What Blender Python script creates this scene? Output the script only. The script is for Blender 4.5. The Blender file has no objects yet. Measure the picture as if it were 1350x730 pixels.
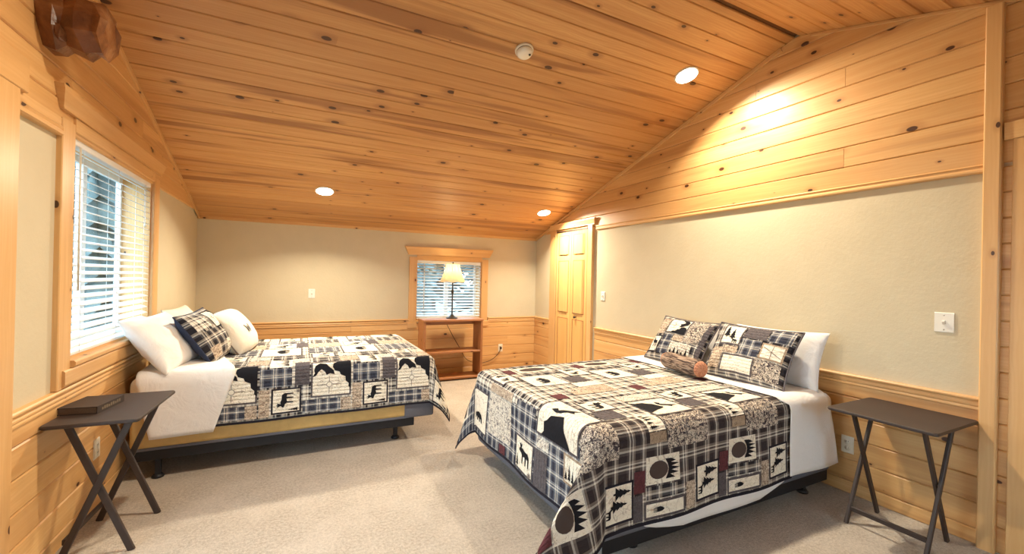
import bpy, bmesh, math, random
from mathutils import Vector, Matrix, noise
random.seed(7)
SC = bpy.context.scene
COL = SC.collection
V3 = Vector

# ------------------------------------------------------------------ room dimensions (metres)
XL, XR, YB, YF = -1.076, 3.391, 5.938, -2.038      # left wall, right wall, back wall, front wall
YR = 1.95                                          # ridge
SL = 0.3205                                        # roof slope
ZE = 2.052                                         # ceiling board surface at the back wall
CAMH = 1.42
def zc(y): return ZE + SL * ((YB - y) if y >= YR else (y - YF))
ZR = zc(YR)
WT = 0.20                                          # wall thickness

# ------------------------------------------------------------------ camera
def make_camera():
    yaw, pt, r = math.radians(26.515), math.radians(0.127), math.radians(1.269)
    F = V3((math.sin(yaw) * math.cos(pt), math.cos(yaw) * math.cos(pt), math.sin(pt)))
    R = V3((math.cos(yaw), -math.sin(yaw), 0)); U = R.cross(F)
    R2 = R * math.cos(r) + U * math.sin(r); U2 = -R * math.sin(r) + U * math.cos(r)
    cd = bpy.data.cameras.new('camera'); cam = bpy.data.objects.new('camera', cd); COL.objects.link(cam)
    cd.sensor_width = 36; cd.lens = 557.11 / 1350 * 36; cd.clip_start = 0.02
    M = Matrix((R2, U2, -F)).transposed().to_4x4(); M.translation = (0, 0, CAMH)
    cam.matrix_world = M; SC.camera = cam
make_camera()

# ------------------------------------------------------------------ world, exposure
w = bpy.data.worlds.new('overcast_sky'); SC.world = w; w.use_nodes = True
bg = w.node_tree.nodes['Background']; bg.inputs[0].default_value = (0.62, 0.82, 1.0, 1); bg.inputs[1].default_value = 7.5
vs = SC.view_settings; vs.view_transform = 'Standard'; vs.look = 'None'; vs.gamma = 1; vs.exposure = 0.27; vs.use_curve_mapping = False
LAMP_W = 46.0
LAMP_C = (1.0, 0.87, 0.67)
SC.cycles.use_denoising = True

# ------------------------------------------------------------------ node helpers
class NT:
    def __init__(s, name):
        s.m = bpy.data.materials.new(name); s.m.use_nodes = True; s.t = s.m.node_tree
        s.bsdf = s.t.nodes['Principled BSDF']; s.out = s.t.nodes['Material Output']
    def n(s, typ, **kw):
        o = s.t.nodes.new(typ)
        for k, v in kw.items(): setattr(o, k, v)
        return o
    def l(s, a, b): s.t.links.new(a, b)
    def val(s, sock, v):
        if hasattr(v, 'is_output') or isinstance(v, bpy.types.NodeSocket): s.l(v, sock)
        else: sock.default_value = v
    def math(s, op, a, b=0.0, c=0.0):
        o = s.n('ShaderNodeMath', operation=op)
        for i, v in enumerate((a, b, c)):
            s.val(o.inputs[i], v)
        return o.outputs[0]
    def mix(s, f, a, b, mode='MIX'):
        o = s.n('ShaderNodeMix', data_type='RGBA', blend_type=mode)
        s.val(o.inputs[0], f)
        for i, v in ((6, a), (7, b)):
            if isinstance(v, tuple): v = (*v[:3], 1)
            s.val(o.inputs[i], v)
        return o.outputs[2]
    def noise(s, vec, scale, detail=3, rough=.5, dist=0.0):
        o = s.n('ShaderNodeTexNoise'); s.l(vec, o.inputs['Vector'])
        o.inputs['Scale'].default_value = scale; o.inputs['Detail'].default_value = detail
        o.inputs['Roughness'].default_value = rough; o.inputs['Distortion'].default_value = dist
        return o.outputs['Fac']
    def uv(s, sx=1, sy=1, src='UV'):
        tc = s.n('ShaderNodeTexCoord'); mp = s.n('ShaderNodeMapping'); s.l(tc.outputs[src], mp.inputs[0])
        mp.inputs['Scale'].default_value = (sx, sy, 1 if src == 'UV' else sx)
        return mp.outputs[0]
    def ramp(s, f, stops, interp='LINEAR'):
        o = s.n('ShaderNodeValToRGB'); s.l(f, o.inputs[0]); cr = o.color_ramp; cr.interpolation = interp
        while len(cr.elements) < len(stops): cr.elements.new(0.5)
        for e, (p, c) in zip(cr.elements, stops):
            e.position = p; e.color = (*c[:3], 1)
        return o.outputs[0]
    def smooth(s, v, lo, hi):
        o = s.n('ShaderNodeMapRange', interpolation_type='SMOOTHSTEP'); s.val(o.inputs[0], v)
        s.val(o.inputs[1], lo); s.val(o.inputs[2], hi)
        return o.outputs[0]
    def bump(s, hgt, strength=.3, dist=.01):
        o = s.n('ShaderNodeBump'); s.l(hgt, o.inputs['Height']); o.inputs['Strength'].default_value = strength
        o.inputs['Distance'].default_value = dist; s.l(o.outputs[0], s.bsdf.inputs['Normal'])
    def fin(s, col, rough=.6, spec=.4, **kw):
        if isinstance(col, tuple): col = (*col[:3], 1)
        s.val(s.bsdf.inputs['Base Color'], col); s.val(s.bsdf.inputs['Roughness'], rough)
        s.bsdf.inputs['Specular IOR Level'].default_value = spec
        for k, v in kw.items(): s.bsdf.inputs[k].default_value = v
        return s.m

def plain(name, col, rough=.5, spec=.4, var=.06, scale=30, bump=0.0, **kw):
    t = NT(name); v = t.uv(src='Object'); f = t.noise(v, scale, 3)
    d = tuple(c * (1 - var * 2) for c in col)
    c = t.mix(f, d, tuple(min(1, x * (1 + var)) for x in col))
    if bump: t.bump(f, bump, .004)
    return t.fin(c, rough, spec, **kw)

def pine(name, light, mid, dark, knot=1.0, streak=.8, rough=.40):
    """Knotty pine: U runs along the grain in metres, V across the board."""
    t = NT(name)
    g = t.noise(t.uv(1.1, 26), 1.0, 4, .6, .4)
    big = t.noise(t.uv(.35, 5.5), 1.0, 3, .55, .6)
    wv = t.n('ShaderNodeTexWave', wave_type='BANDS', bands_direction='Y'); t.l(t.uv(.22, 1.0), wv.inputs[0])
    wv.inputs['Scale'].default_value = 16; wv.inputs['Distortion'].default_value = 9; wv.inputs['Detail'].default_value = 2
    wv.inputs['Detail Scale'].default_value = .9
    vo = t.n('ShaderNodeTexVoronoi', voronoi_dimensions='2D', feature='F1'); t.l(t.uv(3.0, 5.2), vo.inputs['Vector'])
    vo.inputs['Scale'].default_value = 1.0
    sep = t.n('ShaderNodeSeparateColor'); t.l(vo.outputs['Color'], sep.inputs[0])
    thr = t.math('MULTIPLY', t.math('MAXIMUM', t.math('SUBTRACT', sep.outputs[0], .55), 0.0), .24 * knot)
    dist = t.math('ADD', vo.outputs['Distance'], t.math('MULTIPLY', t.math('SUBTRACT', g, .5), .03))
    kn = t.smooth(dist, thr, t.math('MULTIPLY', thr, .72))
    halo = t.smooth(dist, t.math('MULTIPLY', thr, 3.2), thr)
    oi = t.n('ShaderNodeObjectInfo')
    c = t.mix(t.smooth(g, .3, .75), light, mid)
    c = t.mix(t.math('MULTIPLY', t.smooth(wv.outputs['Fac'], .25, .95), .42), c, mid)
    c = t.mix(t.math('MULTIPLY', t.smooth(big, .54, .66), streak), c, dark)
    c = t.mix(t.math('MULTIPLY', oi.outputs['Random'], .55), c, tuple(.5 * (a + b) for a, b in zip(mid, dark)))
    c = t.mix(t.math('MULTIPLY', halo, .5), c, dark)
    c = t.mix(t.math('MULTIPLY', kn, .96), c, (.055, .018, .008))
    t.bump(t.math('SUBTRACT', g, t.math('MULTIPLY', kn, .6)), .12, .002)
    return t.fin(c, rough, .45)

M = {}
M['pine_ceiling'] = pine('pine_ceiling', (.68, .385, .15), (.54, .26, .085), (.27, .105, .032), 1.05, .85)
M['pine_wall'] = pine('pine_wall', (.78, .49, .21), (.67, .37, .135), (.42, .19, .062), .95, .6)
M['pine_trim'] = pine('pine_trim', (.76, .48, .21), (.68, .39, .15), (.48, .24, .085), .6, .4)
M['pine_door'] = pine('pine_door', (.80, .50, .19), (.72, .42, .14), (.60, .33, .11), 0.0, .35, .3)
M['pine_shelf'] = pine('pine_shelf', (.47, .205, .075), (.39, .155, .052), (.25, .09, .028), .8, .5, .45)
M['board_gap'] = plain('board_gap', (.16, .075, .03), .8, .2)

def drywall():
    t = NT('beige_drywall'); v = t.uv(src='Object')
    n1 = t.noise(v, 42, 4, .6); n2 = t.noise(v, 6, 3)
    t.bump(t.math('ADD', n1, t.math('MULTIPLY', n2, .8)), .22, .006)
    return t.fin(t.mix(n2, (.575, .50, .345), (.635, .555, .39)), .7, .25)
M['drywall'] = drywall()

def carpet():
    t = NT('carpet'); v = t.uv(src='Object')
    n1 = t.noise(v, 150, 3, .75); n2 = t.noise(v, 3.2, 5, .65); n3 = t.noise(v, 60, 5, .75)
    c = t.mix(t.smooth(n3, .30, .70), (.42, .36, .29), (.68, .60, .505))
    c = t.mix(t.math('MULTIPLY', t.smooth(n2, .40, .66), .4), c, (.74, .655, .56))
    c = t.mix(t.math('MULTIPLY', t.smooth(n1, .44, .70), .4), c, (.30, .25, .20))
    t.bump(t.math('ADD', n1, n3), .8, .014)
    return t.fin(c, .95, .08)
M['carpet'] = carpet()

M['white_plastic'] = plain('white_plastic', (.80, .77, .68), .35, .5, .02)
M['ivory_plastic'] = plain('ivory_plastic', (.80, .74, .60), .35, .5, .02)
M['dark_slot'] = plain('dark_slot', (.03, .03, .03), .6)
M['vinyl'] = plain('white_vinyl', (.82, .84, .85), .4, .4, .02)
M['espresso'] = pine('espresso_wood', (.050, .033, .026), (.042, .027, .021), (.030, .019, .015), 0, .4, .55)
M['black_metal'] = plain('black_metal', (.012, .012, .015), .5, .4, .1)
M['bronze'] = plain('dark_bronze', (.055, .042, .030), .38, .5, .1, Metallic=.7)
M['grey_fabric'] = plain('grey_box_spring_fabric', (.135, .135, .155), .8, .2, .08, 60, .2)
M['tan_fabric'] = plain('tan_box_spring_fabric', (.60, .40, .15), .75, .3, .10, 18, .3)
M['navy'] = plain('navy_backing', (.040, .050, .090), .85, .15, .1, 40, .2)
M['binding'] = plain('dark_binding', (.020, .018, .026), .85, .15, .1)
M['book_cover'] = plain('book_cover', (.045, .030, .024), .55, .35, .12, 80)
M['pages'] = plain('book_pages', (.16, .11, .075), .8, .2, .2, 200)
M['gilt'] = plain('book_lettering', (.22, .17, .11), .6, .4, .2)
M['cord'] = plain('brown_cord', (.035, .018, .010), .5)
M['steel'] = plain('steel_pin', (.45, .42, .38), .35, .5, .05, Metallic=.9)

def white_cloth(name='white_cotton', col=(.82, .79, .75)):
    t = NT(name); v = t.uv(src='Object')
    n1 = t.noise(v, 7, 4, .6, .8); n2 = t.noise(v, 400, 1)
    t.bump(t.math('ADD', n1, t.math('MULTIPLY', n2, .05)), .5, .02)
    return t.fin(col, .8, .2, **{'Sheen Weight': .2})
M['cotton'] = white_cloth()
M['linen'] = white_cloth('cream_linen', (.80, .74, .62))

def quilt_bump(t):
    wv = t.n('ShaderNodeTexWave', wave_type='BANDS', bands_direction='Y', wave_profile='SIN'); t.l(t.uv(1, 1), wv.inputs[0])
    wv.inputs['Scale'].default_value = 12; wv.inputs['Distortion'].default_value = 3; wv.inputs['Detail'].default_value = 2; wv.inputs['Detail Scale'].default_value = 5
    h = t.math('ADD', t.math('POWER', wv.outputs['Fac'], .4), t.noise(t.uv(1, 1), 60, 3))
    t.bump(h, .5, .008)

def plaid(name, P, cols, seed=0.0):
    t = NT(name); tc = t.n('ShaderNodeTexCoord'); s = t.n('ShaderNodeSeparateXYZ'); t.l(tc.outputs['UV'], s.inputs[0])
    def band(sock, off):
        f = t.math('FRACT', t.math('ADD', t.math('DIVIDE', sock, P), off))
        return t.ramp(f, cols, 'CONSTANT')
    a, b = band(s.outputs[0], .13 + seed), band(s.outputs[1], .37 + seed)
    c = t.mix(.5, a, b)
    n = t.noise(t.uv(1, 1), 300, 2)
    c = t.mix(t.math('MULTIPLY', n, .25), c, (.10, .08, .07))
    quilt_bump(t)
    return t.fin(c, .88, .12)
CR, DK, GR, TN, BK = (.84, .79, .68), (.014, .014, .020), (.13, .125, .135), (.42, .36, .29), (.010, .010, .014)
def bands(d, g, lt, tn): return [(0, d), (.30, g), (.38, lt), (.43, g), (.49, lt), (.53, tn), (.60, d), (.78, g), (.86, lt), (.92, tn)]
M['plaid'] = plaid('dark_plaid', .17, bands(DK, GR, CR, TN))
M['plaid_light'] = plaid('light_plaid', .14, [(0, CR), (.14, GR), (.24, CR), (.30, DK), (.48, GR), (.54, CR), (.68, TN), (.76, CR), (.82, DK), (.93, CR)], .2)
M['plaid_blue'] = plaid('blue_plaid', .15, bands((.030, .036, .058), (.13, .145, .18), CR, (.30, .31, .33)), .4)
M['plaid_brown'] = plaid('brown_plaid', .18, bands((.030, .024, .027), (.105, .088, .086), CR, (.30, .25, .21)), .1)

def print_cloth(name, base, ink, scale, amt, dist=1.5):
    t = NT(name); v = t.uv(1, 1)
    a = t.noise(v, scale, 2, .5, dist); b = t.noise(v, scale * 2.3, 3, .6, dist)
    r = t.math('ABSOLUTE', t.math('SUBTRACT', a, .5)); r2 = t.math('ABSOLUTE', t.math('SUBTRACT', b, .5))
    m = t.math('MAXIMUM', t.smooth(r, .035 * amt, .012 * amt), t.smooth(r2, .03 * amt, .008 * amt))
    quilt_bump(t)
    return t.fin(t.mix(m, base, ink), .88, .12)
M['paisley'] = print_cloth('paisley_print', (.66, .58, .47), (.045, .035, .045), 26, 1.7)
M['floral'] = print_cloth('tan_floral_print', (.60, .49, .37), (.22, .16, .12), 22, 1.2)
M['leaf'] = print_cloth('cream_leaf_print', (.74, .68, .57), (.17, .15, .15), 18, .9)
M['cream'] = print_cloth('cream_patch', (.83, .77, .64), (.55, .48, .38), 9, .45)
M['ink'] = plain('black_applique', (.016, .016, .020), .9, .1, .15, 60, .2)
M['brown_pad'] = print_cloth('brown_pad', (.075, .055, .048), (.028, .02, .018), 40, 1.2)
M['charcoal'] = print_cloth('charcoal_patch', (.12, .105, .11), (.075, .065, .07), 30, 1.2)
M['maroon'] = print_cloth('maroon_patch', (.13, .042, .047), (.08, .03, .035), 30, 1.0)
M['sketch'] = plain('grey_embroidery', (.20, .17, .15), .9, .1)
M['wood_tan'] = print_cloth('tan_patch', (.40, .30, .21), (.26, .19, .13), 18, 1.0)
def bark():
    t = NT('bark_print'); n = t.noise(t.uv(7, 60), 1, 4, .6, 1.2); n2 = t.noise(t.uv(20, 190), 1, 3)
    c = t.ramp(n, [(.30, (.015, .012, .014)), (.44, (.09, .06, .05)), (.56, (.40, .29, .21)), (.74, (.58, .47, .36))])
    c = t.mix(t.math('MULTIPLY', n2, .4), c, (.08, .055, .05)); t.bump(n, .4, .005)
    return t.fin(c, .9, .1)
M['bark'] = bark()
M['log_end'] = print_cloth('log_end_print', (.60, .29, .17), (.42, .17, .10), 26, 1.3)

def hewn():
    t = NT('hewn_log'); v = t.uv(src='Object'); n = t.noise(v, 7, 4, .6, .6); n2 = t.noise(v, 60, 3)
    c = t.ramp(n, [(.30, (.09, .028, .010)), (.48, (.20, .070, .022)), (.62, (.30, .125, .045)), (.78, (.46, .24, .11))])
    c = t.mix(t.math('MULTIPLY', n2, .3), c, (.10, .035, .012)); t.bump(n2, .3, .01)
    return t.fin(c, .35, .5)
M['hewn'] = hewn()

def slat_mat():
    t = NT('blind_slat_white'); d = t.n('ShaderNodeBsdfTranslucent'); d.inputs[0].default_value = (.85, .87, .85, 1)
    t.fin((.85, .86, .85), .45, .35)
    mx = t.n('ShaderNodeMixShader'); mx.inputs[0].default_value = .32
    t.l(t.bsdf.outputs[0], mx.inputs[1]); t.l(d.outputs[0], mx.inputs[2]); t.l(mx.outputs[0], t.out.inputs[0])
    return t.m
M['slat'] = slat_mat()

def shade_mat():
    t = NT('lamp_shade_cloth'); d = t.n('ShaderNodeBsdfTranslucent'); d.inputs[0].default_value = (.95, .80, .50, 1)
    t.fin((.80, .66, .42), .8, .2)
    mx = t.n('ShaderNodeMixShader'); mx.inputs[0].default_value = .4
    t.l(t.bsdf.outputs[0], mx.inputs[1]); t.l(d.outputs[0], mx.inputs[2]); t.l(mx.outputs[0], t.out.inputs[0])
    return t.m
M['shade'] = shade_mat()

def glass_mat():
    t = NT('window_glass'); g = t.n('ShaderNodeBsdfGlossy'); g.inputs['Roughness'].default_value = .02
    tr = t.n('ShaderNodeBsdfTransparent'); tr.inputs[0].default_value = (.93, .97, .98, 1)
    lwt = t.n('ShaderNodeLayerWeight'); lwt.inputs[0].default_value = .3; fr_ = t.math('ADD', t.math('MULTIPLY', t.math('POWER', lwt.outputs['Facing'], 4.0), .3), .03)
    mx = t.n('ShaderNodeMixShader'); t.l(fr_, mx.inputs[0]); t.l(tr.outputs[0], mx.inputs[1]); t.l(g.outputs[0], mx.inputs[2])
    t.l(mx.outputs[0], t.out.inputs[0]); return t.m
M['glass'] = glass_mat()

def emit(name, col, st):
    t = NT(name); t.fin((.9, .9, .85), .5); t.bsdf.inputs['Emission Color'].default_value = (*col, 1); t.bsdf.inputs['Emission Strength'].default_value = st
    return t.m
M['lens'] = emit('downlight_lens', (1, .93, .78), 14.0)
M['led'] = emit('green_led', (.2, .9, .3), .4)
M['foliage'] = plain('conifer_needles', (.13, .165, .16), .9, .1, .5, 4)
M['trunk'] = plain('tree_bark', (.16, .13, .11), .9, .1, .3, 8)
M['ground'] = plain('forest_ground', (.17, .19, .17), .95, .1, .25, 1.5)

# ------------------------------------------------------------------ mesh helpers
def obj(name, verts, faces, mat, parent=None, uv=None, smooth=False, mats=None, fmat=None):
    me = bpy.data.meshes.new(name); me.from_pydata([tuple(v) for v in verts], [], faces)
    for m in (mats or [mat]): me.materials.append(M[m] if isinstance(m, str) else m)
    if fmat: me.polygons.foreach_set('material_index', fmat)
    if uv:
        l = me.uv_layers.new(name='UVMap')
        flat = []
        for f in (uv if len(uv) == len(faces) else []): 
            for c in f: flat += [c[0], c[1]]
        l.data.foreach_set('uv', flat)
    if smooth: me.polygons.foreach_set('use_smooth', [True] * len(faces))
    me.update()
    o = bpy.data.objects.new(name, me); COL.objects.link(o)
    if parent: o.parent = parent
    return o
def tag(o, label, cat, group=None):
    o['label'] = label; o['category'] = cat
    if group: o['group'] = group
    return o
def struct(o, label=None):
    o['kind'] = 'structure'
    if label: o['label'] = label
    return o
def empty(name, loc=(0, 0, 0), rz=0):
    o = bpy.data.objects.new(name, None); COL.objects.link(o); o.location = loc; o.rotation_euler.z = rz; o.empty_display_size = .05
    return o

def extrude(name, parent, O, U, V, N, L, prof, mat, ends=(0, 0, 0, 0)):
    """Sweep a profile [(v, n), ...] along U; the ends may be cut at a slant (start_lo, start_hi, end_lo, end_hi)."""
    O, U, V, N = V3(O), V3(U), V3(V), V3(N)
    vs_ = [p[0] for p in prof]; v0, v1 = min(vs_), max(vs_); n = len(prof)
    verts = []; per = [0]
    for i in range(n):
        a, b = prof[i], prof[(i + 1) % n]; per.append(per[-1] + math.hypot(a[0] - b[0], a[1] - b[1]))
    us, ue = [], []
    for v, nn in prof:
        k = (v - v0) / max(1e-6, v1 - v0)
        us.append(ends[0] + (ends[1] - ends[0]) * k); ue.append(L + ends[2] + (ends[3] - ends[2]) * k)
    for i, (v, nn) in enumerate(prof): verts.append(O + U * us[i] + V * v + N * nn)
    for i, (v, nn) in enumerate(prof): verts.append(O + U * ue[i] + V * v + N * nn)
    ru, rv = random.random() * 50, random.random() * 50
    faces, uv = [], []
    for i in range(n):
        j = (i + 1) % n
        faces.append((i, j, n + j, n + i)); uv.append([(ru + us[i], rv + per[i]), (ru + us[j], rv + per[i + 1]), (ru + ue[j], rv + per[i + 1]), (ru + ue[i], rv + per[i])])
    faces.append(tuple(range(n))[::-1]); uv.append([(ru + prof[i][1], rv + prof[i][0]) for i in range(n)][::-1])
    faces.append(tuple(range(n, 2 * n))); uv.append([(ru + prof[i][1], rv + prof[i][0]) for i in range(n)])
    if U.cross(V).dot(N) > 0: pass
    else:
        faces = [f[::-1] for f in faces]; uv = [u[::-1] for u in uv]
    # centre the object's origin on the piece
    c = sum(verts, V3()) / len(verts)
    o = obj(name, [v - c for v in verts], faces, mat, None, uv)
    o.location = c
    if parent: o.parent = parent
    return o
def plank_prof(W, T=.016, c=.006): return [(0, 0), (W, 0), (W, T - c), (W - c, T), (c, T), (0, T - c)]
def rect_prof(W, T, c=.003): return [(0, 0), (W, 0), (W, T - c), (W - c, T), (c, T), (0, T - c)]
def rail_prof(): return [(0, 0), (.072, 0), (.072, .026), (.066, .031), (.058, .031), (.052, .022), (.046, .020), (.040, .020), (.034, .024), (.026, .024), (.020, .018), (.012, .022), (.004, .022), (0, .018)]

def boxes(name, bl, mat, parent=None, bev=0.0, seg=2, smooth=False):
    bm = bmesh.new()
    for (x0, x1, y0, y1, z0, z1) in bl:
        r = bmesh.ops.create_cube(bm, size=1)
        for v in r['verts']:
            v.co = V3(((x0 + x1) / 2 + v.co.x * (x1 - x0), (y0 + y1) / 2 + v.co.y * (y1 - y0), (z0 + z1) / 2 + v.co.z * (z1 - z0)))
    if bev: bmesh.ops.bevel(bm, geom=bm.edges[:], offset=bev, segments=seg, profile=.5, affect='EDGES')
    uvl = bm.loops.layers.uv.new('UVMap'); ru, rv = random.random() * 40, random.random() * 40
    ext = [max(b[i * 2 + 1] for b in bl) - min(b[i * 2] for b in bl) for i in range(3)]
    ax = ext.index(max(ext)); ot = [i for i in range(3) if i != ax]
    for f in bm.faces:
        n = f.normal
        k = ot[0] if abs(n[ot[1]]) > abs(n[ot[0]]) else ot[1]
        for lp in f.loops: lp[uvl].uv = (ru + lp.vert.co[ax], rv + lp.vert.co[k])
    me = bpy.data.meshes.new(name); bm.to_mesh(me); bm.free(); me.materials.append(M[mat])
    if smooth: me.polygons.foreach_set('use_smooth', [True] * len(me.polygons))
    o = bpy.data.objects.new(name, me); COL.objects.link(o)
    if parent: o.parent = parent
    return o
def lathe(name, prof, mat, parent=None, seg=28, loc=(0, 0, 0), axis=None, smooth=True):
    verts, faces, uv = [], [], []
    for r, z in prof:
        for i in range(seg):
            a = 2 * math.pi * i / seg; verts.append(V3((r * math.cos(a), r * math.sin(a), z)))
    if axis is not None:
        q = V3((0, 0, 1)).rotation_difference(V3(axis)); verts = [q @ v for v in verts]
    verts = [v + V3(loc) for v in verts]
    for k in range(len(prof) - 1):
        for i in range(seg):
            j = (i + 1) % seg; faces.append((k * seg + i, k * seg + j, (k + 1) * seg + j, (k + 1) * seg + i))
            uv.append([(prof[k][1], i / seg * .4), (prof[k][1], (i + 1) / seg * .4), (prof[k + 1][1], (i + 1) / seg * .4), (prof[k + 1][1], i / seg * .4)])
    for k, fl in ((0, True), (len(prof) - 1, False)):
        if prof[k][0] > 1e-5:
            f = tuple(range(k * seg, (k + 1) * seg)); f = f[::-1] if fl else f; faces.append(f); uv.append([(verts[i].x, verts[i].y) for i in f])
    return obj(name, verts, faces, mat, parent, uv, smooth)
def tube(name, pts, r, mat, parent=None, n=8):
    verts, faces = [], []; pts = [V3(p) for p in pts]
    for i, p in enumerate(pts):
        d = (pts[min(i + 1, len(pts) - 1)] - pts[max(i - 1, 0)]).normalized()
        s = d.cross(V3((0, 0, 1)));  s = (s if s.length > .05 else d.cross(V3((1, 0, 0)))).normalized(); t = s.cross(d)
        for k in range(n):
            a = 2 * math.pi * k / n; verts.append(p + (s * math.cos(a) + t * math.sin(a)) * r)
    for i in range(len(pts) - 1):
        for k in range(n):
            j = (k + 1) % n; faces.append((i * n + k, i * n + j, (i + 1) * n + j, (i + 1) * n + k))
    faces.append(tuple(range(n))[::-1]); faces.append(tuple(range((len(pts) - 1) * n, len(pts) * n)))
    return obj(name, verts, faces, mat, parent, None, True)
def bar(name, a, b, wd, th, mat, parent=None, side=(0, 1, 0), bev=.003):
    """A rectangular stick from a to b."""
    a, b = V3(a), V3(b); d = (b - a).normalized(); s = V3(side); s = (s - d * s.dot(d)).normalized(); t = d.cross(s)
    O = a - s * wd / 2 - t * th / 2
    return extrude(name, parent, O, d, s, t, (b - a).length, [(0, 0), (wd, 0), (wd, th), (0, th)] if not bev else
                   [(bev, 0), (wd - bev, 0), (wd, bev), (wd, th - bev), (wd - bev, th), (bev, th), (0, th - bev), (0, bev)], mat)
def smoothpath(pts, n=8):
    pts = [V3(p) for p in pts]; out = []
    P = [pts[0]] + pts + [pts[-1]]
    for i in range(1, len(P) - 2):
        for k in range(n):
            t = k / n; a, b, c, d = P[i - 1], P[i], P[i + 1], P[i + 2]
            out.append(.5 * ((2 * b) + (c - a) * t + (2 * a - 5 * b + 4 * c - d) * t * t + (3 * b - a - 3 * c + d) * t ** 3))
    return out + [pts[-1]]

# ================================================================== SETTING
struct(boxes('floor', [(XL - WT, XR + WT, YF - WT, YB + WT, -.12, 0)], 'carpet'), 'beige mottled cut pile carpet')

# openings on the left wall: window_1 and a glazed door beside the camera; back wall: window_2
LWY0, LWY1, LWZ0, LWZ1 = 2.955, 4.275, .945, 2.125
PDY0, PDY1, PDZ1 = .98, 2.30, 2.06
BWX0, BWX1, BWZ0, BWZ1 = 1.455, 2.440, .80, 1.655
def gable_wall(name, x0, x1, openings, y_lo, y_hi):
    """Gable wall as prisms between y cuts; openings (y0,y1,z0,z1)."""
    ys = sorted({y_lo, y_hi, YR} | {o[0] for o in openings} | {o[1] for o in openings})
    verts, faces = [], []
    def prism(ya, yb, za, zb, za2, zb2):
        k = len(verts)
        for x in (x0, x1):
            verts.extend([(x, ya, za), (x, yb, zb), (x, yb, zb2), (x, ya, za2)])
        faces.extend([(k, k + 1, k + 2, k + 3), (k + 7, k + 6, k + 5, k + 4), (k, k + 4, k + 5, k + 1), (k + 1, k + 5, k + 6, k + 2), (k + 2, k + 6, k + 7, k + 3), (k + 3, k + 7, k + 4, k)])
    for ya, yb in zip(ys, ys[1:]):
        op = [o for o in openings if o[0] <= ya + 1e-6 and o[1] >= yb - 1e-6]
        ta, tb = zc(ya) + .1, zc(yb) + .1
        if op:
            if op[0][2] > 0: prism(ya, yb, 0, 0, op[0][2], op[0][2])
            prism(ya, yb, op[0][3], op[0][3], ta, tb)
        else: prism(ya, yb, 0, 0, ta, tb)
    return struct(obj(name, verts, faces, 'drywall'))
wall_left = gable_wall('wall_left', XL - WT, XL, [(LWY0, LWY1, LWZ0, LWZ1), (PDY0, PDY1, 0, PDZ1)], YF - WT, YB)
wall_right = gable_wall('wall_right', XR, XR + WT, [], YF - WT, YB)
wall_left['label'] = 'gable end wall with window, pine boards above and below beige drywall'
wall_right['label'] = 'long gable end wall with closet door and knotty pine boards'
wall_back = struct(boxes('wall_back', [(XL - WT, BWX0, YB, YB + WT, 0, 2.2), (BWX1, XR + WT, YB, YB + WT, 0, 2.2), (BWX0, BWX1, YB, YB + WT, 0, BWZ0), (BWX0, BWX1, YB, YB + WT, BWZ1, 2.2)], 'drywall'), 'low back wall with small window and pine wainscot')
wall_front = struct(boxes('wall_front', [(XL - WT, .9, YF - WT, YF, 0, 2.2), (2.9, XR + WT, YF - WT, YF, 0, 2.2), (.9, 2.9, YF - WT, YF, 0, .75), (.9, 2.9, YF - WT, YF, 1.95, 2.2)], 'drywall'), 'low wall behind the viewer with an added wide window')

# ceiling slabs and planks
cs = math.hypot(1, SL); PT = .016
verts = []
for x in (XL - WT, XR + WT):
    for (y, dz) in ((YB + WT, 0), (YR, 0), (YF - WT, 0)):
        z = (ZE + SL * (YB - y)) if y >= YR else zc(y)
        verts.append((x, y, z + PT * cs)); verts.append((x, y, z + .12))
faces = [(0, 2, 8, 6), (2, 4, 10, 8), (1, 7, 9, 3), (3, 9, 11, 5), (0, 1, 3, 2), (2, 3, 5, 4), (6, 8, 9, 7), (8, 10, 11, 9), (0, 6, 7, 1), (4, 5, 11, 10)]
ceiling = struct(obj('ceiling', verts, faces, 'board_gap'), 'vaulted knotty pine board ceiling')
PW = .1415
for side in (1, -1):
    Ls = (YB - YR) * cs; n = int(math.ceil(Ls / PW))
    Vd = V3((0, -side / cs, SL / cs)); Nd = V3((0, -side * SL / cs, -1 / cs))
    yo = YB if side == 1 else YF
    for i in range(n):
        wd = min(PW, Ls - i * PW) - (.022 if i == n - 1 else 0)
        if wd < .03: continue
        O = V3((XL, yo, ZE + PT * cs)) + Vd * (i * PW)
        extrude('plank', ceiling, O, (1, 0, 0), Vd, Nd, XR - XL, plank_prof(wd - .0015, PT), 'pine_ceiling')

def yhi(z): return min(YB, YB - (z - ZE) / SL)
def ylo(z): return max(YF, YF + (z - ZE) / SL)
def gable_planks(wall, x, nx, z0, joints):
    z = z0; k = 0
    while z < ZR - .02:
        z1 = min(z + PW, ZR - .003)
        lo0, hi0, lo1, hi1 = ylo(z), yhi(z), ylo(z1), yhi(z1)
        js = [None] + joints.get(k, []) + [None]
        for a, b in zip(js, js[1:]):
            s0, s1 = (lo0, lo1) if a is None else (a + .001, a + .001)
            e0, e1 = (hi0, hi1) if b is None else (b - .001, b - .001)
            extrude('plank', wall, (x, 0, z), (0, 1, 0), (0, 0, 1), (nx, 0, 0), 0, plank_prof(z1 - z - .0015, .014), 'pine_wall', (s0, s1, e0, e1))
        z = z1; k += 1
    return k
gable_planks(wall_right, XR, -1, 2.10, {1: [1.615], 5: [1.615], 6: [2.27], 3: [-.4]})
gable_planks(wall_left, XL, 1, 2.10, {2: [4.0], 4: [1.2]})
ROWS = [0, .085, .230, .375, .520, .660, .748]
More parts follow.
